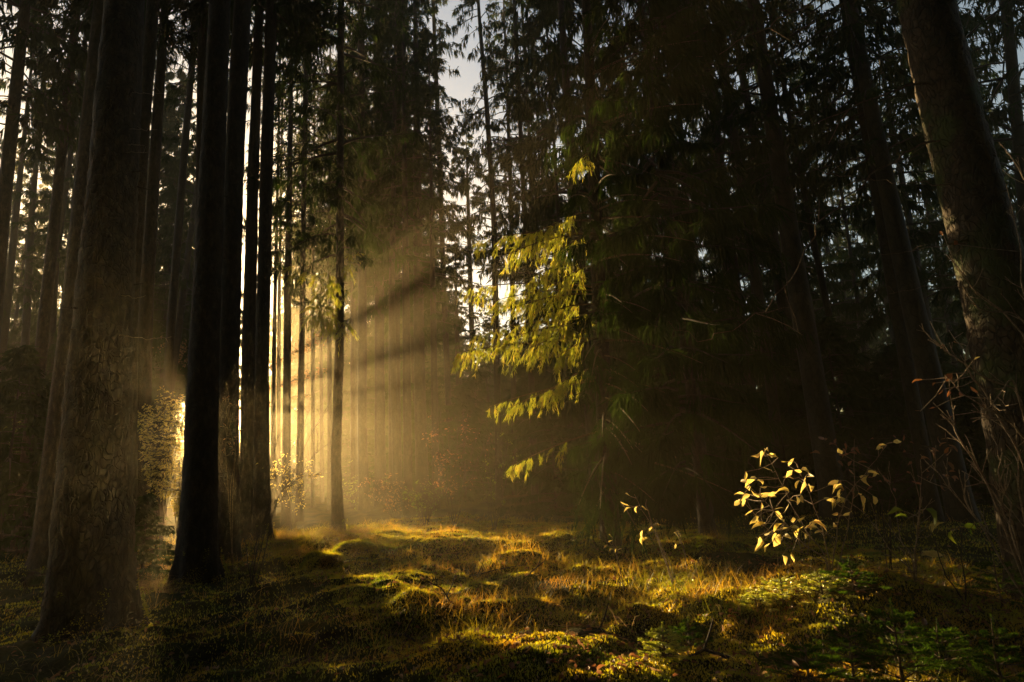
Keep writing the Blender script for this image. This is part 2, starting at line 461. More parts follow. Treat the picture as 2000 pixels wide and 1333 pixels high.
# ------------------------------------------------------------------ trees
def trunk_mesh(path, rads, flare=0.0, seg=10, bark=True, bumps=0.075, roots=0):
    """path relative to the tree's foot; a flared foot with root buttresses when asked"""
    path = np.asarray(path, float)
    seglen = np.concatenate([[0], np.cumsum(np.linalg.norm(np.diff(path, axis=0), axis=1))])
    step = 0.05 if bark else 0.6
    n = int(seglen[-1] / step) + 2
    if bark:
        s = np.unique(np.concatenate([np.arange(0, min(7, seglen[-1]), step), np.linspace(min(7, seglen[-1]), seglen[-1], 30)]))
    else:
        s = np.unique(np.concatenate([[0, 0.12, 0.25, 0.45, 0.8], np.linspace(1.3, seglen[-1], 16)]))
    P = np.stack([np.interp(s, seglen, path[:, c]) for c in range(3)], 1)
    r = np.interp(s, seglen, rads)
    fl = 1 + flare * np.exp(-np.clip(s - 0.2, 0, None) / 0.28) 
    ang = np.linspace(0, 2 * math.pi, seg, endpoint=False)
    rr = r[:, None] * fl[:, None] * np.ones(seg)[None]
    ph = rng.uniform(0, 6.28)
    if roots:
        lob = 1 + 0.36 * np.cos(ang * roots + ph)[None] * np.exp(-np.clip(s - 0.15, 0, None) / 0.3)[:, None]
        rr = rr * lob
    if bark:
        nz = (vnoise(ang[None] * 3.2 + 7, s[:, None] * 9, 1) - 0.5) + 0.7 * (vnoise(ang[None] * 8 + 17, s[:, None] * 21, 2) - 0.5) + 0.6 * (vnoise(ang[None] * 2, s[:, None] * 1.3, 3) - 0.5)
        rr = rr * (1 + bumps * nz)
    V = P[:, None] + rr[..., None] * np.stack([np.cos(ang), np.sin(ang), np.zeros(seg)], -1)[None]
    mb = MB()
    nn = len(s)
    i = np.arange(nn - 1)[:, None] * seg; j = np.arange(seg)[None]; k = (j + 1) % seg
    mb.add(V.reshape(-1, 3), np.stack([i + j, i + k, i + seg + k, i + seg + j], -1).reshape(-1, 4))
    if bark:
        for _ in range(26):
            h_ = rng.uniform(1.0, 9); a_ = rng.uniform(0, 6.283)
            c = np.array([np.interp(h_, P[:, 2], P[:, q]) for q in range(3)]); r_ = np.interp(h_, P[:, 2], r)
            d_ = np.array([math.cos(a_), math.sin(a_), rng.uniform(-.3, .3)]); l_ = rng.uniform(0.02, 0.13)
            mb.tube([c + d_ * r_ * .8, c + d_ * (r_ + l_ * .5), c + d_ * (r_ + l_)], [0.014, 0.008, 0.005], 5)
    return mb

TREES = []
def tree(path_px, widths_px, D=None, height_m=24, crown=None, crown_base=9, crown_scale=1.0, flare=0.35, label=None, group='spruces of the dark forest', seg=10, bark=False, mat='bark_far', name='spruce_tree', roots=0, cat='tree', base_py=None, cmesh=None, far=None):
    """a spruce: the photograph's trunk line (bottom first) unprojected at the tree's own distance"""
    if D is None:
        g = on_ground(*path_px[0]); D = g[1]
    pts = [at(px, py, D) for px, py in path_px]
    w = [wp / F * D / 2 / 0.98 for wp in widths_px]
    foot = pts[0].copy(); foot[2] = float(height(foot[0], foot[1]))
    if len(pts) > 1:
        up = pts[-1] - pts[0]
    else:
        up = np.array([rng.normal() * 0.03, rng.normal() * 0.03, 1.0]); pts.append(pts[0] + up * 6); w = [w[0], w[0] * 0.85]
        up = pts[1] - pts[0]
    line = [foot + np.array([0, 0, -0.25])]; rad = [w[0]]
    for q, ww in zip(pts[1:], w[1:]):
        line.append(q); rad.append(ww)
    # grow on to the tree's tip
    prev = line[-2] if len(line) > 2 else foot
    dirn = unit(line[-1] - prev); dirn = unit(dirn * np.array([0.6, 0.6, 1]) + (rng.normal(size=3) * 0.02 if len(path_px) == 1 else 0))
    last = line[-1]; topz = foot[2] + height_m
    ztop = max(topz, last[2] + 2)
    for u in (0.35, 0.7, 1.0):
        z = last[2] + (ztop - last[2]) * u
        q = last + dirn * (z - last[2]) / dirn[2]
        line.append(q); rad.append(max(0.015, rad[len(w) - 1] * (1 - 0.93 * u)))
    line = np.array(line) - foot
    t = empty(name, foot, label, cat, group)
    mb = trunk_mesh(line, rad, flare, seg, bark, roots=roots)
    mb.build('trunk', M[mat], t, smooth=True)
    if roots and bark:
        nm = 5000; a_ = rng.uniform(0, 6.283, nm); h_ = rng.random(nm) ** 2.2 * 0.42 + 0.0
        r_ = rad[0] * (1 + flare * np.exp(-np.clip(h_ + 0.05, 0, None) / 0.28)) * 1.02 + 0.01 + rng.random(nm) * 0.10 * (1 - h_ / 0.42) ** 3
        d_ = np.stack([np.cos(a_), np.sin(a_), rng.uniform(0.0, 0.9, nm)], 1) + rng.normal(size=(nm, 3)) * .3
        ok = vnoise(a_ * 2.2 + 3, h_ * 5, 2) > 0.35 + h_ * 0.9
        mm = MB(); mm.kites(np.stack([np.cos(a_) * r_, np.sin(a_) * r_, h_], 1)[ok], d_[ok], rng.uniform(0.012, 0.03, nm)[ok], 0.008)
        mm.build('moss_collar', M['moss'], t)
    if crown is not None:
        me = crown
        ch = max(3.0, (ztop - foot[2]) - crown_base + 0.4)
        o = bpy.data.objects.new('crown', me); COL.objects.link(o); o.parent = t
        zz = line[:, 2]
        cb = np.array([np.interp(crown_base, zz, line[:, 0]), np.interp(crown_base, zz, line[:, 1]), crown_base])
        tp = line[-1]
        axis = Vector(tuple(tp - cb))
        o.location = tuple(cb)
        o.rotation_mode = 'QUATERNION'
        from mathutils import Quaternion
        o.rotation_quaternion = axis.to_track_quat('Z', 'Y') @ Quaternion((0, 0, 1), rng.uniform(0, 6.28))
        o.scale = (crown_scale, crown_scale, ch / 14.0)
    t['_px'] = 0.0
    TREES.append((t, path_px[0][0], D, line, foot))
    return t, line, foot, D

def dead_branch(t, foot, a, mids, r0=0.012, mat='dark_twig', name='branch', twigs=3, droop=0.0, sub=0.35):
    """a bare limb from point a through mids (world points)"""
    pts = [np.asarray(a)] + [np.asarray(m) for m in mids]
    pts = np.array(pts); n = len(pts)
    tt = np.linspace(0, n - 1, max(6, n * 4))
    P = np.stack([np.interp(tt, range(n), pts[:, c]) for c in range(3)], 1)
    P = P + rng.normal(size=P.shape) * 0.006 * np.linalg.norm(pts[-1] - pts[0])
    P[0] = pts[0]
    mb = MB(); mb.tube(P - foot, np.linspace(r0, r0 * 0.25, len(P)), 5)
    L = np.linalg.norm(pts[-1] - pts[0])
    for _ in range(twigs):
        i = rng.integers(2, len(P) - 1)
        d = unit(P[i] - P[i - 1] + rng.normal(size=3) * 0.7)
        l = L * sub * rng.uniform(0.3, 1)
        q = np.array([P[i] + d * l * u + np.array([0, 0, -0.1]) * l * u * u + rng.normal(size=3) * 0.02 * l for u in (0, 0.35, 0.7, 1)])
        mb.tube(q - foot, np.linspace(r0 * 0.45, r0 * 0.15, 4), 4)
    return mb.build(name, M[mat], t)

# ---- the near and middle trunks, hand placed (pixel line from foot up, widths in pixels, distance in metres)
B = dict(mat='bark', bark=True, seg=40)
NEAR = [
 ('thick brown spruce trunk with a flared foot, nearest on the left',
  [(186, 1165), (183, 1000), (198, 700), (222, 350), (243, 0)], [128, 126, 106, 90, 76], 5.3, dict(flare=0.28, roots=5, height_m=27, crown=CROWNS[0], crown_base=12.5, crown_scale=1.7, **B)),
 ('black silhouetted spruce trunk right beside the bright sun glare',
  [(387, 1115), (392, 900), (399, 700), (413, 350), (430, 0)], [66, 60, 56, 49, 43], 8.0, dict(flare=0.45, roots=5, height_m=27, crown=CROWNS[1], crown_base=13, crown_scale=1.7, **B)),
 ('leaning mossy spruce trunk at the far right edge of the wood',
  [(2040, 1120), (2005, 900), (1965, 660), (1922, 470), (1862, 240), (1805, 0)], [125, 120, 116, 113, 106, 100], 4.6, dict(flare=0.25, roots=4, height_m=24, crown=CROWNS[2], crown_base=11.5, crown_scale=1.7, mat='bark_moss', bark=True, seg=40)),
 ('straight dark trunk, right-hand one of the close central pair, shadow running from it',
  [(513, 1052), (511, 900), (512, 700), (520, 350), (530, 0)], [31, 29, 26, 25, 23], 12.0, dict(flare=0.5, roots=4, height_m=27, crown=FINE[0], crown_base=11.5, mat='bark', bark=True, seg=24)),
 ('dark slim trunk just left of the straight central one, almost touching it',
  [(480, 1040), (483, 900), (485, 700), (494, 350), (507, 0)], [27, 26, 26, 22, 18], 12.8, dict(flare=0.35, height_m=26, crown=CROWNS[3], crown_base=12, mat='bark', bark=True, seg=20)),
 ('brown trunk catching a sunbeam, right behind the black silhouetted trunk',
  [(447, 1070), (445, 900), (447, 700), (456, 350), (474, 0)], [42, 40, 39, 38, 36], 10.0, dict(flare=0.3, height_m=26, crown=CROWNS[0], crown_base=13, mat='bark', bark=True, seg=24)),
 ('thin second trunk half hidden behind the upper part of the black one',
  [(392, 1060), (389, 700), (392, 350), (396, 0)], [20, 20, 20, 18], 13.0, dict(flare=0.3, height_m=25, crown=CROWNS[2], crown_base=12, mat='bark')),
 ('bare slim trunk edged by light, close against the thick left trunk',
  [(256, 1085), (255, 900), (257, 633), (277, 300), (299, 0)], [26, 23, 22, 24, 26], 9.5, dict(flare=0.3, height_m=26, crown=CROWNS[1], crown_base=12, mat='bark', bark=True, seg=20)),
 ('slim trunk with bright glare on both sides, left of the leafy bush',
  [(280, 1030), (279, 900), (283, 633), (303, 300), (323, 0)], [30, 27, 26, 22, 16], 13.5, dict(flare=0.3, height_m=26, crown=FINE[1], crown_base=12, mat='bark')),
 ('thin dark trunk rising behind the golden bush, left of the black trunk',
  [(318, 985), (325, 800), (334, 633), (360, 300), (386, 0)], [19, 17, 16, 14, 12], 17.0, dict(flare=0.3, height_m=26, crown=THIN[0], crown_base=11)),
 ('solid dark spruce trunk just left of the thickest trunk',
  [(98, 1050), (112, 850), (132, 700), (165, 350), (199, 0)], [52, 42, 38, 34, 30], 10.8, dict(flare=0.35, height_m=26, crown=CROWNS[3], crown_base=11.5, mat='bark')),
 ('slender leaning trunk farthest left among the dark trunks beside the leafy bushes',
  [(45, 1030), (60, 850), (79, 700), (115, 350), (152, 0)], [30, 25, 22, 19, 16], 13.0, dict(flare=0.35, height_m=25, crown=CROWNS[2], crown_base=10.5, mat='bark')),
 ('faint thin trunk between the slender leaning one and the solid dark one',
  [(88, 1000), (110, 500), (145, 250), (176, 0)], [13, 11, 10, 8], 20.0, dict(flare=0.3, height_m=25, crown=THIN[1], crown_base=9)),
 ('dark slanting trunk cut by the left edge of the wood',
  [(-60, 1050), (-20, 700), (12, 350), (50, 0)], [34, 28, 24, 20], 12.0, dict(flare=0.3, height_m=25, crown=CROWNS[0], crown_base=9, mat='bark')),
 ('pale misty trunk far off behind the left bushes',
  [(36, 975), (48, 700), (60, 450)], [15, 14, 12], 24.0, dict(flare=0.3, height_m=24, crown=THIN[2], crown_base=9)),
 ('slim dark trunk with bare side twigs standing in the sunlit mist',
  [(586, 985), (587, 800), (590, 640), (594, 350), (600, 0)], [15, 13, 11, 11, 10], 18.0, dict(flare=0.4, height_m=25, crown=FINE[2], crown_base=8.2, crown_scale=1.0, mat='bark')),
 ('lone straight trunk under golden drooping twigs, at the start of the lit grass',
  [(663, 1036), (656, 900), (664, 650), (664, 400), (666, 0)], [22, 19, 17, 15, 13], 13.4, dict(flare=0.45, roots=4, height_m=25, crown=FINE[3], crown_base=6.3, crown_scale=0.95, mat='bark', bark=True, seg=16)),
 ('very thin trunk just right of the straight central trunk, against white glare',
  [(534, 985), (534, 800), (536, 640)], [10, 9, 8], 20.0, dict(flare=0.3, height_m=24, crown=THIN[0], crown_base=10.5)),
 ('grey misty trunk right of the lone straight trunk, softened by the beam',
  [(712, 1018), (707, 850), (708, 650), (706, 300), (705, 0)], [20, 18, 17, 16, 15], 20.5, dict(flare=0.3, height_m=26, crown=SPARSE[1], crown_base=8.0)),
 ('brown misty trunk, left one of the broad pair right of the sunbeam',
  [(744, 1010), (742, 850), (741, 650), (740, 300), (738, 0)], [23, 20, 19, 20, 18], 22.0, dict(flare=0.3, height_m=26, crown=SPARSE[3], crown_base=8.2)),
 ('brown misty trunk, right one of the broad pair right of the sunbeam',
  [(774, 1003), (771, 850), (770, 650), (774, 300), (778, 0)], [26, 24, 23, 20, 18], 22.5, dict(flare=0.3, height_m=26, crown=CROWNS[0], crown_base=7.2)),
 ('dim trunk at the right border of the misty glow, above small leafy saplings',
  [(826, 985), (822, 850), (818, 650), (815, 350)], [25, 23, 21, 17], 20.5, dict(flare=0.3, height_m=25, crown=SPARSE[2], crown_base=6.5)),
 ('bare dark trunk crossing the brightest sky gap, leftmost of four',
  [(975, 985), (968, 600), (965, 430), (950, 200), (938, 60)], [14, 12, 11, 10, 8], 21.0, dict(flare=0.3, height_m=27, crown=SPARSE[1], crown_base=8.5, crown_scale=0.85)),
 ('short thin trunk second from left in the bright sky gap',
  [(1006, 985), (1000, 500), (997, 370), (990, 160)], [11, 9, 8, 7], 24.0, dict(flare=0.3, height_m=25, crown=SPARSE[0], crown_base=9.5, crown_scale=0.9)),
 ('dark trunk third from left in the bright sky gap',
  [(1045, 985), (1030, 500), (1023, 390), (1005, 20)], [13, 11, 10, 8], 20.0, dict(flare=0.3, height_m=27, crown=SPARSE[2], crown_base=9.0, crown_scale=0.85)),
 ('thin trunk at the right rim of the bright sky gap',
  [(1056, 980), (1040, 500), (1034, 270), (1022, 60)], [10, 8, 7, 6], 25.0, dict(flare=0.3, height_m=27, crown=SPARSE[3], crown_base=9.0, crown_scale=1.0)),
 ('thread-thin trunk between the slim twiggy trunk and the central dark ones',
  [(544, 985), (544, 800), (545, 600)], [9, 8, 7], 26.0, dict(flare=0.3, height_m=26.0, crown=THIN[0], crown_base=9.5)),
 ('thin misty trunk just right of the slim twiggy trunk',
  [(612, 985), (611, 800), (611, 600)], [9, 8, 7], 24.0, dict(flare=0.3, height_m=25.0, crown=THIN[1], crown_base=9.6)),
 ('faint thin trunk, second to the right of the slim twiggy trunk',
  [(629, 985), (628, 800), (626, 600)], [8, 7, 6], 27.0, dict(flare=0.3, height_m=26.0, crown=SPARSE[2], crown_base=10.4)),
 ('narrow misty trunk close to the left of the lone straight trunk',
  [(645, 985), (644, 800), (643, 600)], [10, 9, 8], 22.0, dict(flare=0.3, height_m=24.0, crown=THIN[2], crown_base=9.4)),
 ('thin misty trunk between the lone straight trunk and the grey one',
  [(690, 985), (689, 800), (688, 600)], [10, 9, 8], 25.0, dict(flare=0.3, height_m=25.0, crown=SPARSE[0], crown_base=9.0)),
 ('brown misty trunk between the broad pair and the dim border trunk',
  [(797, 985), (795, 800), (793, 600)], [17, 16, 15], 19.5, dict(flare=0.3, height_m=22.0, crown=SPARSE[1], crown_base=8.2)),
 ('dim thin trunk just right of the border of the misty glow',
  [(852, 985), (849, 800), (846, 600)], [14, 13, 12], 20.0, dict(flare=0.3, height_m=17, crown=SPARSE[3], crown_base=6.0)),
 ('thin spruce with ragged crown on the left rim of the bright sky gap',
  [(884, 985), (868, 600), (858, 300), (848, 60)], [12, 11, 10, 8], 24.0, dict(flare=0.3, height_m=28, crown=SPARSE[0], crown_base=7.0, crown_scale=0.95)),
 ('distant spruce filling the lower half of the bright sky gap',
  [(930, 985), (920, 600), (915, 420)], [11, 10, 8], 33.0, dict(flare=0.3, height_m=21, crown=SPARSE[1], crown_base=6.0, crown_scale=1.2)),
 ('dark spruce with hanging boughs in the upper right corner',
  [(2075, 1000), (2010, 500), (1965, 0)], [26, 24, 20], 12.5, dict(flare=0.3, height_m=24, crown=SPARSE[1], crown_base=4.5, crown_scale=1.25)),
 ('dim grey brown trunk rising left of the yellow leaved shrub',
  [(1384, 1062), (1362, 850), (1340, 650), (1318, 500), (1300, 380)], [30, 28, 26, 22, 18], 9.0, dict(flare=0.3, height_m=22, crown=SPARSE[1], crown_base=5.2, crown_scale=0.9, mat='bark')),
 ('dark leaning trunk against sky sparkles, right of the dim grey one',
  [(1530, 980), (1500, 700), (1470, 500), (1446, 340)], [23, 20, 18, 15], 13.5, dict(flare=0.3, height_m=23, crown=SPARSE[2], crown_base=6.0)),
 ('broad black leaning trunk in the middle of the right-hand gloom',
  [(1630, 990), (1585, 720), (1555, 540), (1525, 350)], [46, 42, 40, 34], 12.0, dict(flare=0.3, height_m=23, crown=SPARSE[3], crown_base=6.5)),
 ('thin leaning trunk standing above the shrub with yellow leaves',
  [(1690, 960), (1645, 740), (1616, 600), (1580, 430)], [15, 14, 13, 11], 14.5, dict(flare=0.3, height_m=23, crown=THIN[1], crown_base=6.5)),
 ('dark slim trunk among sparkles, left of the wide black right-hand trunk',
  [(1820, 990), (1768, 700), (1722, 430)], [27, 25, 22], 11.5, dict(flare=0.3, height_m=23, crown=SPARSE[0], crown_base=6.5)),
 ('wide black trunk in the gloom behind the leaning mossy trunk',
  [(1880, 1000), (1812, 720), (1765, 520), (1715, 280)], [46, 42, 38, 30], 11.0, dict(flare=0.3, height_m=23, crown=SPARSE[1], crown_base=6.8)),
]
PLACED = {}
for lab, path, wpx, D, kw in NEAR:
    PLACED[lab] = tree(path, wpx, D, label=lab, group='spruces with hand-width trunks near the clearing' if D < 14 else 'spruces in the misty middle distance', **kw)
#MARK_FAR
def px_of(X, dist):
    p = SH * X + SF * dist; lo, hi = -3000.0, 5000.0
    for _ in range(40):
        m_ = (lo + hi) / 2
        if at(m_, 960, p[1])[0] < p[0]: lo = m_
        else: hi = m_
    return lo, p[1]

# ---- far spruces: many individuals, jittered rows going back
ORD = ['first', 'second', 'third', 'fourth', 'fifth', 'sixth', 'seventh', 'eighth', 'ninth', 'tenth', 'eleventh', 'twelfth', 'thirteenth', 'fourteenth', 'fifteenth', 'sixteenth', 'seventeenth', 'eighteenth', 'nineteenth', 'twentieth']
FAR = []
def far_trees():
    g = np.random.default_rng(5)
    for D, step in ((15.5, 150), (19, 180), (24, 135), (30, 108), (38, 84), (48, 70), (55, 62), (62, 56)):
        px = -120 + g.uniform(0, step)
        while px < 2110:
            x = px + g.normal() * step * 0.2; d = D * (1 + g.normal() * 0.05)
            px += step
            p = at(x, 960, d)
            X, Z, dist = across(p)
            if D < 17 and x < 1090: continue
            if D < 30 and 400 < x < 560: continue
            if D < 26 and 868 < x < 1075: continue
            if x < 560 and D < 21: continue
            if 328 < x < 388: continue                       # the glare beside the black trunk
            if 1.7 < X < 6.6 and D > 28: continue
            dense = 1090 < x < 1340 and D < 26
            crown = CROWNS if dense else (SPARSE if g.random() < 0.75 else THIN)
            if -6 < X < 8 and d > 26 and not dense: crown = CROWNS
            crown = crown[g.integers(len(crown))]
            cb = g.uniform(4.5, 7.5) if D < 30 else g.uniform(5, 9)
            if X > 5.5 and D < 35: cb = g.uniform(2.2, 4.5)
            if -7 < X < -2.8: cb = g.uniform(1.6, 3.5)
            if 530 < x < 880 and D > 35: cb = g.uniform(1.2, 3.0); crown = CROWNS[g.integers(4)]
            if 880 < x < 1050: cb = g.uniform(3.0, 4.5)
            hgt = g.uniform(20, 26)
            if 870 < x < 1060: hgt = g.uniform(9, 13) if D < 45 else g.uniform(12, 15)      # low young trees below the sky gap
            cs = g.uniform(0.85, 1.25)
            if -2.8 < X < 7.4:
                need = CAM_Z + dist * math.tan(SUN_EL) + (0.78 * X + 1.3 if X > 1.3 else 0.6) - float(height(p[0], p[1]))
                cb = max(cb, need)
                hgt = max(hgt, cb + 8)
            FAR.append((x, d, cb, hgt, cs, crown, g.uniform(0.15, 0.40)))
    for X, dd, sc_ in ((-1.15, 40, 1.25), (0.0, 34, 1.1), (-2.3, 33, 1.2)):      # crowns added above the glare to keep sun off the thick trunk
        x, d = px_of(X, dd); p = at(x, 960, d)
        FAR.append((x, d, CAM_Z + dd * math.tan(SUN_EL) + 0.7 - float(height(p[0], p[1])), 22, sc_, CROWNS[1], 0.22))
far_trees()
SECT = [(-400, 250, 'left of the thickest trunk'), (250, 530, 'around the sun glare'), (530, 860, 'within the misty glow'),
        (860, 1075, 'beneath the bright sky gap'), (1075, 1400, 'behind the drooping lit spruce'), (1400, 1640, 'in the gloom above the yellow leaved shrub'), (1640, 2400, 'behind the leaning mossy trunk')]
for a, b, sec in SECT:
    mem = sorted([f for f in FAR if a <= f[0] < b])
    for near, lo, hi in (('misty', 0, 21), ('faint', 21, 31), ('far', 31, 45), ('farthest', 45, 58.5), ('most distant', 58.5, 99)):
        mm = [f for f in mem if lo <= f[1] < hi]
        for i, (x, d, cb, hgt, cs, crown, w) in enumerate(mm):
            lab = f'{ORD[i]} from left of the {near} spruces {sec}'
            q = at(x, 960, d)
            tree([(x, 960)], [w * F / d], d, height_m=hgt, crown=crown, crown_base=cb, crown_scale=cs, label=lab, group='spruces in the misty background', seg=8)

# ------------------------------------------------------------------ young spruces filling the understorey
def young(x, d, h, s, label, group='young spruces of the understorey', mesh=None):
    p = at(x, 960, d); z = float(height(p[0], p[1])); foot = np.array([p[0], p[1], z])
    t = empty('young_spruce', foot, label, 'tree', group)
    mb = MB(); mb.tube([(0, 0, -0.1), (0, 0, h * 0.5), (0, 0, h * 0.98)], [0.03 * s + 0.01, 0.02 * s, 0.004], 6)
    mb.build('trunk', M['bark_far'], t)
    o = bpy.data.objects.new('crown', mesh or YOUNG[int(rng.integers(3))]); COL.objects.link(o); o.parent = t
    o.location = (0, 0, h * 0.03); o.scale = (s, s, h / 4.0); o.rotation_euler = (0, 0, rng.uniform(0, 6.28))
    return t
UNDER = []
def under():
    g = np.random.default_rng(9)
    for D, step in ((14, 120), (17, 105), (22, 95), (30, 80), (40, 66), (54, 52)):
        px = -100 + g.uniform(0, step)
        while px < 2100:
            x = px + g.normal() * step * 0.25; px += step
            d = D * (1 + g.normal() * 0.06)
            p = at(x, 960, d); X, Z, dist = across(p)
            h = g.uniform(2.2, 4.8) if D < 35 else g.uniform(3, 6)
            if X > 5.6 and x < 1350: h *= 1.25
            if X < 7.6 and d < 24 and x > 190: continue
            if 322 < x < 388: continue
            if -2.0 < X < 7.3:
                h = min(h, 0.105 * max(d - 9, 3) * (0.6 + 0.35 * g.random()))
            UNDER.append((x, d, h, min(1.5, 0.35 + h / 4.2)))
under()
# saplings added to block sunlight left of the clearing; (sideways offset, distance, height)
for X, dd, h, s_ in ((-0.45, 9.6, 1.15, 0.5), (0.62, 13.6, 1.7, 0.3), (0.98, 14.6, 1.8, 0.3), (-3.2, 27, 6.5, 1.3), (-2.3, 24, 5.8, 1.2), (-1.5, 26, 5.6, 0.75), (-2.8, 33, 7.5, 1.4), (-1.6, 36, 7.0, 0.9), (-1.35, 22, 4.8, 0.40), (0.9, 22, 4.0, 0.55), (1.35, 26, 4.6, 0.45), (0.55, 31, 5.2, 0.4), (-4.2, 25, 6.5, 1.3), (-2.0, 44, 9.0, 1.1)):
    x_, d_ = px_of(X, dd); UNDER.append((x_, d_, h, s_))
for a, b, sec in SECT:
    mem = sorted([f for f in UNDER if a <= f[0] < b])
    for near, lo, hi in (('bushy', 0, 16), ('dark', 16, 20), ('dim', 20, 26), ('misty', 26, 36), ('faint', 36, 48), ('faintest', 48, 99)):
        for i, (x, d, h, s) in enumerate([f for f in mem if lo <= f[1] < hi]):
            young(x, d, h, s, f'{ORD[i]} from left of the {near} young spruces {sec}')

def added_beech():  # added tree; limbs set to cut dark gaps into the sunbeams
    x_, d_ = px_of(1.35, 31.0); p = at(x_, 960, d_); foot = np.array([p[0], p[1], float(height(p[0], p[1]))])
    t = empty('added_beech_tree', foot, 'added leafy tree with beam-splitting limbs, mostly hidden behind the central dark trunks', 'tree', None)
    mb = MB(); mb.tube([(0, 0, -.2), (0.05, 0, 3), (-.05, 0, 7), (0, 0, 11)], [0.17, 0.15, 0.11, 0.04], 12, 0.05)
    mb.build('trunk', M['bark_far'], t, smooth=True)
    base = CAM_Z + 31 * math.tan(SUN_EL) - foot[2]
    P = []; N = 0
    for X1, Z1, X2, Z2, th in ((1.35, 0.75, 5.6, 3.7, 0.30), (1.35, 0.25, 5.8, 2.05, 0.16), (1.35, -0.1, 5.0, 0.75, 0.10), (1.35, 1.2, -1.2, 3.0, 0.4)):
        a = np.array([0, 0, base + Z1]); b = SH * (X2 - 1.35) + np.array([0, 0, base + Z2])
        q = np.array([a + (b - a) * u + rng.normal(size=3) * 0.05 * u for u in np.linspace(0, 1, 9)])
        m2 = MB(); m2.tube(q, np.linspace(0.06, 0.015, 9), 6); m2.build('limb', M['bark_far'], t)
        n = int(620 * th / 0.2); u = rng.uniform(0.12, 1, n)
        P.append(a + (b - a) * u[:, None] + rng.normal(size=(n, 3)) * np.array([th * .5, 0.4, th * .5]))
    P = np.vstack(P); n = len(P)
    V, T = leaf_verts(P, rng.normal(size=(n, 3)), rng.normal(size=(n, 3)), rng.uniform(0.07, 0.13, n), rng.uniform(0.05, 0.08, n))
    mb = MB(); mb.add(V, tris=T); mb.build('leaves', M['leaf_rust'], t)
added_beech()

# ------------------------------------------------------------------ far-off wood closing the horizon, and unseen foliage round the viewer
def far_and_unseen_wood():
    mb = MB()
    n = 42000
    x = rng.uniform(-55, 55, n); y = 67 + rng.uniform(-3, 5, n)
    hmax = 11 + 10 * vnoise(x * 0.25, y * 0.3, 1)
    sx = x - (SUN_DIR[0] / SUN_DIR[1]) * 68
    hmax = np.where((sx > -2.0) & (sx < 7.4), 4.2, hmax)           # a low clearing where the sun stands
    z = height(x, y) + hmax * rng.random(n) ** 0.8
    D = np.stack([rng.normal(size=n) * 0.5, rng.normal(size=n) * 0.5, -np.ones(n)], 1)
    mb.kites(np.stack([x, y, z], 1), D, rng.uniform(0.6, 1.5, n), rng.uniform(0.15, 0.5, n))
    # the same wood goes on behind and beside the viewer
    n = 120000
    a = rng.uniform(R(195), R(345), n); r = rng.uniform(9, 13, n)
    x = r * np.cos(a) * 2.6; y = 3.5 + r * np.sin(a)
    z = height(x, y) + 17 * rng.random(n)
    D = np.stack([rng.normal(size=n) * 0.5, rng.normal(size=n) * 0.5, -np.ones(n)], 1)
    mb.kites(np.stack([x, y, z], 1), D, rng.uniform(0.5, 1.2, n), rng.uniform(0.2, 0.55, n))
    n = 60000  # unseen trunkless canopy overhead, added to keep sky light off the floor
    x = rng.uniform(-24, 24, n); y = rng.uniform(-9, 6.5, n)
    mb.kites(np.stack([x, y, 14.5 + np.clip(y, 0, 9) * 0.3 + 5 * rng.random(n)], 1), np.stack([rng.normal(size=n), rng.normal(size=n), -0.6 * np.ones(n)], 1), rng.uniform(0.5, 1.2, n), rng.uniform(0.2, 0.5, n))
    tag(mb.build('far_and_unseen_wood', M['needles']), 'dark mass of distant wood closing the view, with unseen wood and added canopy round the viewer', kind='stuff')
far_and_unseen_wood()
#MARK_HERO
# ------------------------------------------------------------------ detailed needle shoots
def shoots(mb, P, D, L, needle=0.012, per=26, wide=0.0022, core=0.014):
    """needled twigs: origin, direction, length arrays; needles brushed forward all round"""
    n = len(P); D = unit(D)
    a = unit(np.cross(D, rng.normal(size=(n, 3)))); b = np.cross(D, a)
    t = (np.arange(per)[None] + rng.random((n, per))) / per
    ang = rng.uniform(0, 2 * math.pi, (n, per))
    L = np.broadcast_to(L, (n,))
    base = P[:, None] + D[:, None] * (L[:, None] * t)[..., None]
    rad = np.cos(ang)[..., None] * a[:, None] + np.sin(ang)[..., None] * b[:, None]
    nd = unit(rad * 0.85 + D[:, None] * 0.75)
    nl = needle * (1.0 - 0.35 * t) * rng.uniform(0.8, 1.2, (n, per))
    mb.kites(base.reshape(-1, 3), nd.reshape(-1, 3), nl.ravel(), np.full(n * per, wide), fat=0.45)
    # the body of close-set needles round the stalk, as two crossed slivers
    mb.kites(P, D, L * 1.05, np.full(n, core), a, fat=0.55)
    mb.kites(P, D, L * 1.03, np.full(n, core), b, fat=0.45)

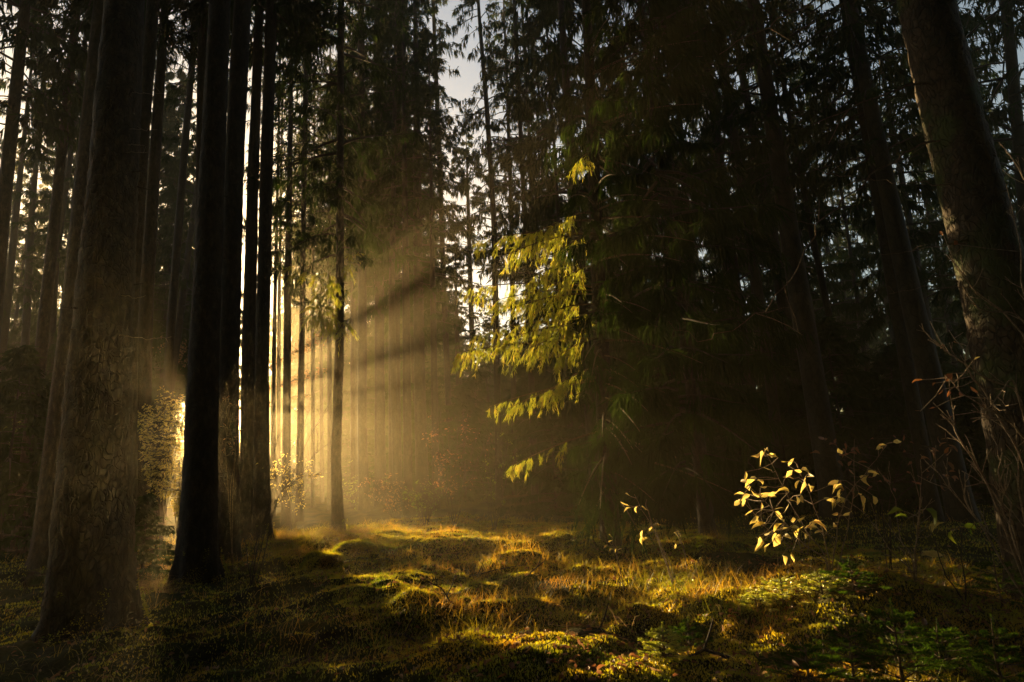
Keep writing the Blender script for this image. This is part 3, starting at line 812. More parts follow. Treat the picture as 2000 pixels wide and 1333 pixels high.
def spruce_bough(root_t, foot, a, tip, sag, name='branch', dens=1.0, spread=0.34, shoot=(0.045, 0.10), hangf=1.0, mat='needles_sunlit', sub=16):
    """a detailed bough from a to tip with curtains of hanging shoots"""
    a = np.asarray(a, float); tip = np.asarray(tip, float)
    L = np.linalg.norm(tip - a); d = unit(tip - a); s = unit(np.cross(d, [0, 0, 1.0]))
    mid = (a + tip) / 2 + np.array([0, 0, sag * L])
    def spine(t):
        t = np.asarray(t)[..., None]
        return a * (1 - t) ** 2 + mid * 2 * t * (1 - t) + tip * t * t
    wood = MB(); wood.tube(spine(np.linspace(0, 1, 10)) - foot, np.linspace(0.006 + 0.007 * L, 0.003, 10), 5)
    lf = MB()
    n = int(sub * L * dens)
    t = rng.uniform(0.22, 1.0, n) ** 0.75
    side = np.where(rng.random(n) < 0.5, -1.0, 1.0)
    sd = unit(s * side[:, None] * rng.uniform(0.2, 1, (n, 1)) + d * rng.uniform(0.2, 0.9, (n, 1)) + np.array([0, 0, -1.0]) * rng.uniform(0.1, 1.5, (n, 1)) * hangf)
    ln = spread * rng.uniform(0.45, 1.15, n) * (1.15 - 0.55 * t)
    p0 = spine(t)
    def twig(u):
        return p0[:, None] + sd[:, None] * (ln[:, None] * u)[..., None] + np.array([0, 0, -0.35]) * (ln[:, None] * u * u)[..., None]
    k = 18
    u = rng.random((n, k)) ** 0.8
    P = twig(u).reshape(-1, 3); m = len(P)
    D_ = unit(np.repeat(sd, k, 0) * 0.6 + np.array([0, 0, -1.0]) * rng.uniform(0.3, 1.4, (m, 1)) + rng.normal(size=(m, 3)) * 0.28)
    shoots(lf, P - foot, D_, rng.uniform(shoot[0], shoot[1], m), needle=0.014, per=9, wide=0.0042, core=0.0085)
    o = wood.build(name, M['twig'], root_t)
    lf.build('needles', M[mat], o)
    return o

def hero_spruce():
    D0 = 8.6
    t, line, foot, D = tree([(1192, 1060), (1180, 800), (1166, 500), (1150, 100)], [34, 32, 28, 22], D0, height_m=17, crown=None,
                            label='drooping spruce with golden backlit boughs, standing right of the mist', group='spruces with hand-width trunks near the clearing', flare=0.3, mat='bark')
    top = t
    o = bpy.data.objects.new('crown', FINE[0]); COL.objects.link(o); o.parent = t
    def axis(z): return foot + np.array([np.interp(z, line[:, 2], line[:, 0]), np.interp(z, line[:, 2], line[:, 1]), z])
    o.location = tuple(axis(0.7) - foot + np.array([0.95, -0.5, 0])); o.scale = (0.74, 0.74, 16 / 14)
    # boughs reaching out to the left into the light: tip pixel, distance of the tip, attachment height, sag
    tips = [((935, 470), 8.3, 4.35, 0.10), ((985, 500), 8.0, 4.4, 0.10), ((1030, 460), 8.2, 4.6, 0.12), ((1060, 455), 7.8, 4.7, 0.16), ((1085, 500), 7.7, 4.4, 0.10),
            ((1040, 540), 8.0, 4.0, 0.08), ((1080, 560), 7.8, 3.9, 0.1), ((905, 565), 8.4, 3.55, 0.08), ((960, 590), 8.2, 3.5, 0.10), ((1010, 600), 8.0, 3.45, 0.10), ((1050, 620), 7.9, 3.3, 0.1),
            ((930, 650), 8.3, 3.0, 0.10), ((985, 665), 8.1, 3.0, 0.10), ((1035, 680), 7.9, 2.9, 0.10), ((1085, 700), 7.8, 2.8, 0.1), ((1100, 640), 7.7, 3.2, 0.1),
            ((955, 795), 8.2, 2.2, 0.06), ((990, 800), 8.0, 2.25, 0.08), ((1000, 910), 8.2, 1.5, 0.06),
            ((890, 690), 8.6, 2.8, 0.04), ((1125, 320), 8.0, 5.7, 0.1), ((1075, 760), 7.8, 2.4, 0.08)]
    for (px, py), Dt, za, sag in tips:
        tip = at(px, py, Dt)
        big = py not in (910, 795, 800)
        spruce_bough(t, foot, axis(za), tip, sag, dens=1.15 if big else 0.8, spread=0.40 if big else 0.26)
    for i in range(14):                      # low boughs in the plain dark needles hanging before the trunk
        za = 0.45 + i * 0.2; az = rng.uniform(-2.0, -1.0); L = rng.uniform(0.8, 1.5); a = axis(za + 0.3)
        spruce_bough(t, foot, a, a + np.array([math.cos(az) * L, math.sin(az) * L, -0.4 * L]), 0.1, dens=1.1, spread=0.42, mat='needles')
    # boughs away from the light, rough detail
    for i in range(44):
        za = rng.uniform(0.5, 7.5); az = rng.uniform(-1.6, 1.2) if i % 4 else rng.uniform(-1.9, -1.2); L = rng.uniform(0.9, 2.1)
        a = axis(za)
        tip = a + np.array([math.cos(az) * L, math.sin(az) * L, -0.35 * L])
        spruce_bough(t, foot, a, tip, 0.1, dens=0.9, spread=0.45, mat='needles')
hero_spruce()

# golden hanging twigs below the lone straight trunk's crown
tl, ll, fl_, Dl = PLACED['lone straight trunk under golden drooping twigs, at the start of the lit grass']
for (px, py), Dt, az, lenp in (((600, 615), 12.6, 4.6, .5), ((612, 570), 12.5, 4.8, .5), ((626, 618), 12.5, 4.6, .5), ((645, 570), 12.4, 5.0, .5), ((636, 630), 12.7, 4.5, .5), ((608, 600), 12.7, 4.7, .5), ((622, 545), 12.5, 5.1, .5), ((618, 590), 12.5, 4.7, .5), ((640, 600), 12.6, 4.5, .5), ((632, 525), 12.4, 5.4, .5), ((650, 545), 12.4, 5.3, .5), ((684, 620), 12.7, 4.4, .4), ((672, 632), 12.8, 4.3, .4), ((560, 515), 12.8, 5.4, .3), ((690, 500), 13.0, 5.5, .3)):
    tip = at(px, py, Dt)
    a = fl_ + np.array([np.interp(az, ll[:, 2], ll[:, 0]), np.interp(az, ll[:, 2], ll[:, 1]), az])
    spruce_bough(tl, fl_, a, tip, 0.12, dens=0.8, spread=0.42, shoot=(0.07, 0.14))
#MARK_GRASS
# ------------------------------------------------------------------ grass, moss and litter
def scatter(n, pxr, Dr, pw=1.0):
    """points on the floor of the clearing; denser near the viewer"""
    D = Dr[0] * (Dr[1] / Dr[0]) ** (rng.random(n) ** pw)
    px = rng.uniform(pxr[0], pxr[1], n)
    x = (px - 1000) / F * D * 1.02
    return np.stack([x, D, height(x, D)], 1)
def lit_zone(n):
    """points where the corridor of light reaches the floor"""
    u = rng.uniform(1.2, 7.2, n); d = 1.2 * (17 / 1.2) ** rng.random(n)
    P = SH[None] * u[:, None] + SF[None] * d[:, None]
    P[:, 2] = height(P[:, 0], P[:, 1])
    return P
def moss():
    mb = MB()
    P = np.vstack([lit_zone(300000), scatter(110000, (-50, 2050), (1.6, 14))])
    cl = vnoise(P[:, 0] * 1.4 + 3, P[:, 1] * 1.4, 2)
    P = P[cl > 0.2]; n = len(P)
    d = np.linalg.norm(P[:, :2], axis=1)
    L = (0.008 + 0.013 * rng.random(n)) * (0.75 + d * 0.14)
    D = np.stack([rng.normal(size=n) * 0.5, rng.normal(size=n) * 0.5, np.ones(n)], 1)
    mb.kites(P - [0, 0, 0.004], D, L, L * 0.35)
    tag(mb.build('moss', M['moss']), 'cushions of golden green moss over the forest floor', kind='stuff')
moss()
def grass():
    mb = MB()
    P = np.vstack([lit_zone(46000), scatter(16000, (-50, 2050), (1.8, 16)), scatter(9000, (200, 800), (9, 16))])
    cl = vnoise(P[:, 0] * 0.8 + 31, P[:, 1] * 0.8, 0) * 0.6 + vnoise(P[:, 0] * 2.8, P[:, 1] * 2.8, 4) * 0.4
    keep = cl > 0.47; P = P[keep]; cl = cl[keep]; n = len(P)
    d = np.linalg.norm(P[:, :2], axis=1)
    D = np.stack([rng.normal(size=n) * 0.35 + 0.1, rng.normal(size=n) * 0.35, np.ones(n)], 1)
    L = rng.uniform(0.05, 0.15, n) * (0.7 + 0.8 * (cl - 0.47) / 0.3) * (0.8 + 0.045 * d)
    mb.blades(P - [0, 0, 0.01], D, L, 0.0022 + 0.0003 * d, rng.uniform(0.2, 0.9, n))
    tag(mb.build('grass', M['grass']), 'tufts of wiry backlit grass across the clearing', kind='stuff')
grass()
def straw():
    mb = MB()
    P = np.vstack([scatter(2600, (540, 720), (10, 15)), scatter(1600, (240, 360), (6.5, 10)), lit_zone(900), scatter(500, (100, 700), (2, 5))])
    n = len(P); d = np.linalg.norm(P[:, :2], axis=1)
    D = np.stack([rng.normal(size=n) * 0.3 + 0.15, rng.normal(size=n) * 0.3, np.ones(n)], 1)
    L = rng.uniform(0.14, 0.32, n) * np.clip(0.5 + d * 0.07, 0, 1.2)
    mb.blades(P - [0, 0, 0.01], D, L, 0.0012 + 0.0003 * d, rng.uniform(0.7, 1.3, n))
    tag(mb.build('dry_grass', M['straw']), 'dry straw coloured grass arching over in the backlight', kind='stuff')
straw()
def sticks():
    mb = MB()
    P = np.vstack([lit_zone(1500), scatter(1200, (-50, 2050), (1.6, 9))]); n = len(P)
    D = np.stack([rng.normal(size=n), rng.normal(size=n), rng.normal(size=n) * 0.25 + 0.08], 1)
    L = rng.uniform(0.05, 0.22, n)
    mb.kites(P + [0, 0, 0.015], D, L, 0.005, fat=0.3); mb.kites(P + [0, 0, 0.015], D, L, 0.005, fat=0.5)
    tag(mb.build('twig_litter', M['twig']), 'small broken twigs lying across moss and grass', kind='stuff')
sticks()
def litter():
    mb = MB()
    P = np.vstack([lit_zone(7500), scatter(4000, (-50, 2050), (1.6, 10))])
    n = len(P)
    D = np.stack([rng.normal(size=n), rng.normal(size=n), rng.normal(size=n) * 0.4], 1)
    N = np.stack([rng.normal(size=n) * 0.5, rng.normal(size=n) * 0.5, np.ones(n)], 1)
    L = rng.uniform(0.02, 0.055, n)
    V, T = leaf_verts(P + [0, 0, 0.012], D, N, L, L * 0.6)
    mb.add(V, tris=T)
    tag(mb.build('leaf_litter', M['litter']), 'fallen brown and orange leaves scattered in the moss', kind='stuff')
litter()
print('TERRAIN+STUFF done')
#MARK_SMALL
# ------------------------------------------------------------------ shrubs, saplings
def Z6(x, y): return (1300 + x * 0.5499, 600 + y * 0.5499)

def plant(name, label, cat, base, D, stems, leaves=(), mat='leaf_yellow', tw='pale_twig', r0=0.006, leaf=(0.05, 0.085), spreadD=0.25, group=None, wob=0.02, side=0, petiole=True, leafmats=None, wfac=0.45, sidelen=0.14):
    """base pixel and distance; stems are pixel polylines, leaves are pixels"""
    foot = at(base[0], base[1], D); foot[2] = float(height(foot[0], foot[1]))
    t = empty(name, foot, label, cat, group)
    ends = []; stem_mb = []
    for si, st in enumerate(stems):
        dd = D + rng.uniform(-spreadD, spreadD)
        n = len(st)
        P = [foot + np.array([rng.normal() * 0.015, rng.normal() * 0.015, -0.03])]
        for i, (px, py) in enumerate(st):
            P.append(at(px, py, D + (dd - D) * (i + 1) / n))
        P = np.array(P)
        tt = np.linspace(0, len(P) - 1, len(P) * 5)
        Q = np.stack([np.interp(tt, range(len(P)), P[:, c]) for c in range(3)], 1)
        Q[1:] += rng.normal(size=(len(Q) - 1, 3)) * wob * 0.3 * np.array([1, 1, 0.4])
        Q[2:-1] = (Q[1:-2] + Q[2:-1] * 2 + Q[3:]) / 4
        mb = MB(); mb.tube(Q - foot, np.linspace(r0, r0 * 0.3, len(Q)), 6)
        for _ in range(side):
            i = int(rng.integers(len(Q) // 3, len(Q) - 1))
            d = unit(unit(Q[i] - Q[i - 1]) + rng.normal(size=3) * np.array([0.8, 0.6, 0.4]) + [0, 0, 0.3])
            l = rng.uniform(0.4, 1.2) * sidelen
            q = np.array([Q[i] + d * l * u + np.array([0, 0, 0.25]) * l * u * u + rng.normal(size=3) * 0.05 * l * u for u in (0, .3, .65, 1)])
            mb.tube(q - foot, [r0 * 0.45, r0 * 0.38, r0 * 0.3, r0 * 0.32], 4)
            if rng.random() < 0.6:
                d2 = unit(d + rng.normal(size=3) * 0.6); q2 = np.array([q[2], q[2] + d2 * l * 0.4])
                mb.tube(q2 - foot, [r0 * 0.3, r0 * 0.25], 4)
        stem_mb.append(mb)
        ends.append(Q)
    if len(leaves):
        A = np.concatenate(ends)
        groups = {}
        for k, lf in enumerate(leaves):
            px, py = lf[0], lf[1]
            p = at(px, py, D + rng.uniform(-spreadD, spreadD))
            sc_ = lf[2] if len(lf) > 2 else 1.0
            j = np.argmin(np.linalg.norm(A - (p + [0, 0, -0.03]), axis=1))
            a = A[j]
            d = unit(unit(p - a) * 0.8 + np.array([rng.normal() * 0.5, rng.normal() * 0.5, -0.35 + rng.normal() * 0.35]))
            if petiole:
                m_ = (a + p) / 2 + rng.normal(size=3) * 0.01
                
                st_i = [q for q, e in enumerate(ends) if len(e) and np.abs(e - a).sum(1).min() < 1e-9][0]
                stem_mb[st_i].tube(np.array([a, m_, p]) - foot, [0.0032, 0.0026, 0.0022], 4)
            g = lf[3] if len(lf) > 3 else mat
            groups.setdefault(g, []).append((p - foot, d, unit(rng.normal(size=3) * 0.7 + np.array([0, -0.2, 0.8])), rng.uniform(*leaf) * sc_))
        for g, L in groups.items():
            P = np.array([x[0] for x in L]); Dd = np.array([x[1] for x in L]); N = np.array([x[2] for x in L]); LL = np.array([x[3] for x in L])
            V, T = leaf_verts(P, Dd, N, LL, LL * wfac)
            mb = MB(); mb.add(V, tris=T); mb.build('leaves', M[g], t)
    for mb in stem_mb: mb.build('stem', M[tw], t, smooth=True)
    return t

zl = [(285,585),(350,520),(290,625),(318,615),(345,632),(370,525),(400,535),(375,578),(453,545),(450,580),(480,578),(425,608),(455,610),(515,600),(505,635),(480,668),(440,655),(430,685),(280,670),(298,665),(265,685),(345,665),(370,680),(372,660),(320,735),(312,720),(328,745),(355,770),(390,725),(412,732),(417,757),(325,815),(350,830),(370,840),(385,795),(372,797),(410,805),(400,815),(415,882),(475,795),(455,765),(520,765),(540,785),(515,795),(572,785),(605,765),(610,730),(590,675),(603,682),(620,680),(640,682),(585,632),(628,630),(625,520),(690,670),(735,668),(745,582),(755,508),(785,490),(720,600),(470,825),(595,690),(340,515),(495,622)]
plant('leafy_shrub', 'small shrub with many glowing pale yellow leaves above the lit moss', 'shrub', Z6(590, 970), 4.75,
      [[Z6(583, 890), Z6(540, 740), Z6(510, 660), Z6(470, 570)], [Z6(575, 900), Z6(500, 790), Z6(440, 690), Z6(360, 530)], [Z6(570, 900), Z6(480, 830), Z6(400, 740), Z6(300, 640)], [Z6(580, 910), Z6(450, 860), Z6(350, 780)],
       [Z6(600, 860), Z6(612, 760), Z6(640, 680), Z6(700, 600), Z6(770, 510)], [Z6(618, 900), Z6(650, 760), Z6(672, 640), Z6(668, 470)]],
      [(*Z6(*p), 1.0) for p in zl] + [(*Z6(zl[i][0] + rng.normal() * 16, zl[i][1] + rng.normal() * 14), .8) for i in range(0, len(zl), 2)], leaf=(0.075, 0.115), wfac=0.46)
plant('bare_shrub', 'thin pale twigged shrub with two hanging curled leaves, between leafy shrub and big trunk', 'shrub', Z6(893, 985), 4.35,
      [[Z6(885, 880), Z6(900, 760), Z6(905, 680), Z6(870, 560)], [Z6(890, 880), Z6(902, 700), Z6(915, 590)], [Z6(880, 900), Z6(830, 820), Z6(815, 700), Z6(790, 600)], [Z6(870, 930), Z6(800, 870), Z6(740, 770), Z6(670, 700)], [Z6(885, 960), Z6(850, 900), Z6(790, 880)]],
      [(*Z6(845, 725), 1.1, 'leaf_green'), (*Z6(860, 750), 1.1, 'leaf_green'), (*Z6(915, 870), 1.2, 'leaf_yellow'), (*Z6(908, 885), 1.1, 'leaf_yellow'), (*Z6(945, 805), 1.4, 'leaf_yellow'), (*Z6(925, 715), 1.2, 'leaf_green'), (*Z6(905, 540), .7, 'leaf_rust'), (*Z6(990, 520), .8, 'leaf_rust')],
      side=5, leaf=(0.07, 0.10), wfac=0.5)
plant('green_leaved_sapling', 'low sapling with a few broad green leaves, beside the foot of the big leaning trunk', 'sapling', Z6(1058, 985), 4.1,
      [[Z6(1055, 900), Z6(1050, 780)], [Z6(1000, 960), Z6(960, 860), Z6(940, 780)]],
      [(*Z6(1060, 775), 1.4), (*Z6(1095, 770), 1.3), (*Z6(1015, 795), .9), (*Z6(1075, 790), 1.1)], mat='leaf_green', leaf=(0.08, 0.11), wfac=0.5, tw='dark_twig')
plant('twiggy_shrub', 'bare shrub of forking pale twigs low before the leaning trunk', 'shrub', (2010, 1110), 3.9,
      [[Z6(1240, 800), Z6(1180, 690), Z6(1110, 570), Z6(1065, 450)], [Z6(1250, 890), Z6(1190, 850), Z6(1120, 770), Z6(1000, 640), Z6(950, 560)], [Z6(1230, 760), Z6(1190, 690), Z6(1225, 560)],
       [Z6(1250, 640), Z6(1245, 440)], [Z6(1140, 610), Z6(1060, 500), Z6(1030, 440), Z6(1020, 350)], [Z6(1120, 770), Z6(1060, 690), Z6(1065, 590)], [Z6(1220, 780), Z6(1230, 700), Z6(1180, 600), Z6(1200, 500)]],
      [(*Z6(1000, 465), .7)], mat='leaf_rust', side=6, leaf=(0.05, 0.08), r0=0.008, sidelen=0.16)
plant('twiggy_shrub', 'leaning bare twigs with large rust leaves high beside the leaning trunk', 'shrub', (2080, 1120), 3.7,
      [[(2010, 870), Z6(1220, 400), Z6(1140, 360), Z6(1050, 300), Z6(990, 240)], [(2005, 840), Z6(1230, 250), Z6(1180, 320), Z6(1140, 365)], [Z6(1250, 500), Z6(1120, 290), Z6(1060, 200), Z6(1090, 80)],
       [Z6(1260, 300), Z6(1130, 250), Z6(1030, 180), Z6(930, 100)], [(2040, 800), (2000, 650), (1900, 560), (1870, 525)], [(2050, 760), (1995, 560), (1990, 460), (1965, 360)], [(2050, 700), (1985, 610), (1925, 610), (1876, 580)], [(2060, 640), (2010, 360), (1955, 280)]],
      [(*Z6(1018, 235), 1.5), (*Z6(1062, 315), 1.5), (*Z6(1108, 308), 1.2), (*Z6(985, 292), .7), (*Z6(1005, 300), .6), (*Z6(960, 355), .6), (*Z6(1020, 385), .7), (*Z6(985, 130), .8), (*Z6(1040, 130), .8), (*Z6(915, 258), .9), (*Z6(905, 370), .7), (*Z6(960, 270), .6), (*Z6(1095, 187), .5, 'leaf_yellow'), (1870, 478, 1.0), (1840, 452, .9)],
      mat='leaf_rust', side=7, leaf=(0.05, 0.075), r0=0.008, wfac=0.55, sidelen=0.15)
plant('leafy_shrub', 'dim brown leaved shrub in shade behind the glowing yellow leaves', 'shrub', (1730, 1090), 5.6,
      [[(1720, 980), (1700, 900), (1690, 850)], [(1735, 980), (1760, 900), (1800, 870)], [(1725, 1000), (1650, 930), (1610, 860)], [(1740, 980), (1820, 920), (1860, 880)]],
      [(rng.uniform(1600, 1870), rng.uniform(855, 960), rng.uniform(.7, 1.1)) for _ in range(56)], mat='leaf_rust', tw='dark_twig', leaf=(0.06, 0.09), side=3)
# three small saplings on the lit bank
plant('leafy_sapling', 'smallest thin sapling with curled pale leaves, leftmost of three on the lit bank', 'sapling', (1218, 1146), 5.6,
      [[(1210, 1105), (1200, 1075), (1193, 1048)]], [(1194, 1050, .7), (1190, 1060, .8), (1196, 1072, .7), (1205, 1075, .9), (1203, 1082, .7), (1186, 1064, .6)], leaf=(0.065, 0.10), r0=0.005, spreadD=0.08)
plant('leafy_sapling', 'tallest sapling on the lit bank, its few pale leaves beside a bent stem', 'sapling', (1314, 1118), 5.8,
      [[(1305, 1090), (1285, 1050), (1262, 1010), (1240, 965)], [(1290, 1060), (1280, 1030), (1283, 1020)], [(1275, 1030), (1263, 990), (1262, 975)]],
      [(1232, 970, 1), (1228, 988, .9), (1232, 992, .9), (1246, 990, .9), (1266, 998, 1.1), (1275, 1028, .9), (1255, 1036, .8), (1266, 1052, .8), (1254, 1048, .7), (1284, 1022, .8)], leaf=(0.08, 0.115), r0=0.005, spreadD=0.1)
plant('leafy_sapling', 'slender sapling with drooping leaf tuft, rightmost of three on the lit bank', 'sapling', (1342, 1110), 6.0,
      [[(1338, 1085), (1332, 1062), (1320, 1035)]], [(1322, 1035, .9), (1328, 1040, .8), (1326, 1052, .9), (1330, 1050, .8), (1320, 1062, .6)], leaf=(0.075, 0.105), r0=0.005, spreadD=0.08)
plant('seedling', 'tiny seedling with one green and one orange leaf right of the three saplings', 'sapling', (1362, 1122), 5.6,
      [[(1360, 1105), (1358, 1097)]], [(1364, 1094, .8, 'leaf_green'), (1356, 1098, .7, 'leaf_rust')], leaf=(0.05, 0.06), r0=0.003, spreadD=0.02)
# bare sapling in front of the mist
plant('bare_sapling', 'leafless sapling with long fine twigs and one dark leaf in front of the mist', 'sapling', (492, 1180), 6.6,
      [[(488, 1120), (500, 1060), (530, 990), (570, 930), (610, 840), (645, 785)], [(510, 1030), (560, 960), (620, 880), (668, 850)], [(500, 1060), (520, 1000), (540, 930), (590, 840), (605, 800)],
       [(545, 960), (590, 930), (640, 925)], [(530, 985), (528, 900), (545, 850)], [(480, 1060), (460, 1010), (425, 985)]],
      [(549, 912, 1.3, 'leaf_rust'), (505, 905, .5), (512, 915, .6)], tw='dark_twig', side=5, r0=0.006, leaf=(0.05, 0.07), petiole=False, sidelen=0.2)
plant('dead_sapling', 'curly dry sapling glowing between the black trunk and its brown neighbour', 'sapling', (455, 1060), 9.0,
      [[(445, 950), (440, 870), (450, 780)], [(450, 960), (460, 880), (445, 820), (440, 775)], [(455, 960), (462, 860), (456, 790)]],
      [(rng.uniform(432, 466), rng.uniform(775, 890), rng.uniform(.6, 1)) for _ in range(34)], mat='leaf_rust', tw='twig', side=7, r0=0.005, leaf=(0.05, 0.08), wfac=0.3)

def bush(px, py, D, w, h, n, label, mat='leaf_yellow', name='leafy_bush', leaf=(0.05, 0.08), ns=9, tw='dark_twig', wfac=0.45, low=0.12):
    stems = []
    for i in range(ns):
        u = (i + 0.5) / ns * 2 - 1 + rng.normal() * 0.1
        stems.append([(px + u * w * 0.22, py - h * 0.35), (px + u * w * 0.38, py - h * 0.65), (px + u * w * 0.5, py - h * (0.98 - 0.25 * u * u) + rng.normal() * 6)])
    lv = []
    while len(lv) < n:                       # leaves sit close round the stems, in loose sprays
        st = [(px, py)] + stems[int(rng.integers(ns))]; u = rng.uniform(0.5, len(st) - 1.001); i = int(u); f = u - i
        cx = st[i][0] * (1 - f) + st[i + 1][0] * f; cyy = st[i][1] * (1 - f) + st[i + 1][1] * f
        ca = rng.uniform(0, 6.28); cr = rng.uniform(0, 0.13) * w
        for _ in range(int(rng.integers(3, 8))):
            lv.append((cx + math.cos(ca) * cr + rng.normal() * 0.035 * w, cyy + math.sin(ca) * cr + rng.normal() * 0.03 * w, rng.uniform(.6, 1.2)))
    return plant(name, label, 'bush', (px, py), D, stems, lv, mat=mat, tw=tw, side=9, r0=0.009, leaf=leaf, spreadD=0.09 * D * 0.5 + 0.1, wfac=wfac, group='leafy bushes among the trunks', sidelen=0.35)
bush(70, 1010, 14.5, 210, 200, 900, 'large bush of small green yellow leaves at the left edge', 'leaf_green')
bush(160, 1010, 11.8, 110, 120, 90, 'sparse bush with bright hanging leaves left of the thickest trunk', 'leaf_yellow', ns=6)
bush(318, 1010, 12.6, 108, 245, 2700, 'golden leafy bush glowing beside the black trunk', 'leaf_yellow', ns=12, leaf=(0.055, 0.085))
bush(352, 1030, 11.0, 60, 130, 900, 'low golden undergrowth close against the foot of the black trunk', 'leaf_yellow', ns=7)
bush(570, 1010, 16.5, 120, 120, 420, 'low golden thicket at the foot of the sunlit mist', 'leaf_yellow', leaf=(0.05, 0.08), ns=8)
bush(885, 1005, 13.5, 150, 210, 300, 'thin sapling thicket with scattered small leaves right of the mist', 'leaf_rust', leaf=(0.05, 0.07))
bush(965, 1000, 12.5, 110, 150, 120, 'sparse dim sapling below the drooping golden boughs', 'leaf_green', leaf=(0.05, 0.07), ns=6)
bush(772, 1006, 17.0, 120, 70, 420, 'low rusty undergrowth at the feet of the brown misty trunks', 'leaf_rust', ns=9)
bush(830, 1004, 15.0, 110, 60, 300, 'low green undergrowth below the dim trunk at the glow border', 'leaf_green', ns=9)
bush(690, 1000, 22, 110, 90, 260, 'low leafy thicket behind the lone straight trunk', 'leaf_green', leaf=(0.06, 0.09), ns=7)

# ------------------------------------------------------------------ mossy stones, stump, fallen twigs
def stone(px, py, w_px, hfac, label, seed):
    foot = on_ground(px, py); D = foot[1]; r = w_px / F * D / 2
    import bmesh
    bm = bmesh.new(); bmesh.ops.create_icosphere(bm, subdivisions=5, radius=1)
    bm.verts.ensure_lookup_table()
    V = np.array([v.co[:] for v in bm.verts]); T = np.array([[v.index for v in f.verts] for f in bm.faces]); bm.free()
    n1 = np.array([mnoise.noise(Vector(tuple(v * 1.3 + seed))) for v in V]); n2 = np.array([mnoise.noise(Vector(tuple(v * 4.5 + seed))) for v in V]); n3 = np.array([mnoise.noise(Vector(tuple(v * 14 + seed))) for v in V])
    V2 = V * (1 + 0.30 * n1 + 0.10 * n2 + 0.03 * n3)[:, None] * np.array([r, r * 0.8, r * hfac])
    t = empty('mossy_stone', foot, label, 'stone', 'mossy stones in the lit grass')
    mb = MB(); mb.add(V2, tris=T); mb.build('stone', M['bark_far'], t, smooth=True)
    up = V[:, 2] > -0.1
    k = rng.choice(np.where(up)[0], 9000); P = V2[k] + rng.normal(size=(9000, 3)) * 0.006
    m2 = MB(); m2.kites(P, V[k] * 0.6 + rng.normal(size=(9000, 3)) * 0.5 + [0, 0, 0.4], rng.uniform(0.015, 0.035, 9000), 0.009)
    m2.build('moss_cover', M['moss'], t)
stone(632, 1108, 78, 0.62, 'left rounded mossy stone with light along its rim', 3.1)
stone(690, 1084, 84, 0.55, 'right mossy stone, lower and further back than its neighbour', 8.4)

def stump(px, py, w_px, h, label):
    foot = on_ground(px, py); r = w_px / F * foot[1] / 2
    t = empty('tree_stump', foot, label, 'stump', 'old stumps')
    me = trunk_mesh([(0, 0, -0.15), (0, 0, h * 0.5), (0, 0, h)], [r, r * .95, r * .9], 0.3, 24, True, 0.12, 5)
    me.build('bark', M['bark_moss'], t, smooth=True)
    mb = MB(); ang = np.linspace(0, 6.283, 24, endpoint=False)
    V = [(0, 0, h - 0.02)] + [(math.cos(a) * r * .93, math.sin(a) * r * .93, h - 0.012 + 0.015 * math.sin(a * 5)) for a in ang]
    mb.add(V, tris=[(0, 1 + i, 1 + (i + 1) % 24) for i in range(24)]); mb.build('cut_face', M['twig'], t)
stump(85, 1140, 46, 0.12, 'low weathered stump left of the thickest trunk')

def fallen(px, py, D, pts, label, r=0.008):
    foot = at(px, py, D); foot[2] = float(height(foot[0], foot[1])) 
    mb = MB(); P = np.array([[0, 0, 0.01]] + pts, float)
    mb.tube(P, np.linspace(r, r * 0.4, len(P)), 6)
    mb.tube(np.array([P[1], P[1] + [0.05, 0.02, 0.09], P[1] + [0.07, 0, 0.16]]), [r * .6, r * .5, r * .3], 5)
    o = mb.build('fallen_twig', M['dark_twig'], None, foot); tag(o, label, 'twig', 'broken twigs on the ground')
fallen(1035, 1130, 6.6, [[0.08, 0, 0.07], [0.16, 0.02, 0.12], [0.19, 0, 0.19]], 'crooked broken twig sticking up from the lit bank')
for px_, py_, D_, dx, dy, lab_ in ((1130, 1215, 4.2, .55, .25, 'long bare stick lying across the lit moss in the centre'), (760, 1180, 4.9, .5, -.3, 'dark stick half sunk in the shaded moss left of the lit strip'),
                           (1420, 1240, 3.6, -.45, .2, 'bare stick lying in the grass right of the centre'), (560, 1230, 4.2, .4, .3, 'short stick on the dark floor in front of the central pair of trunks'), (900, 1100, 7.0, .7, .2, 'pale stick on the far end of the lit grass')):
    p0_ = at(px_, py_, D_); q_ = []
    for u_ in (0.25, 0.5, 0.75, 1.0):
        z_ = float(height(p0_[0] + dx * u_, p0_[1] + dy * u_)) - float(height(p0_[0], p0_[1])) + 0.025 + 0.02 * math.sin(u_ * 7)
        q_.append([dx * u_, dy * u_ + 0.03 * math.sin(u_ * 9), z_])
    fallen(px_, py_, D_, q_, lab_, 0.011)
fallen(880, 1160, 5.2, [[-0.03, 0, 0.08], [-0.08, 0.02, 0.14], [-0.2, 0, 0.2]], 'dark curved twig poking out of the moss in the shadow stripe')

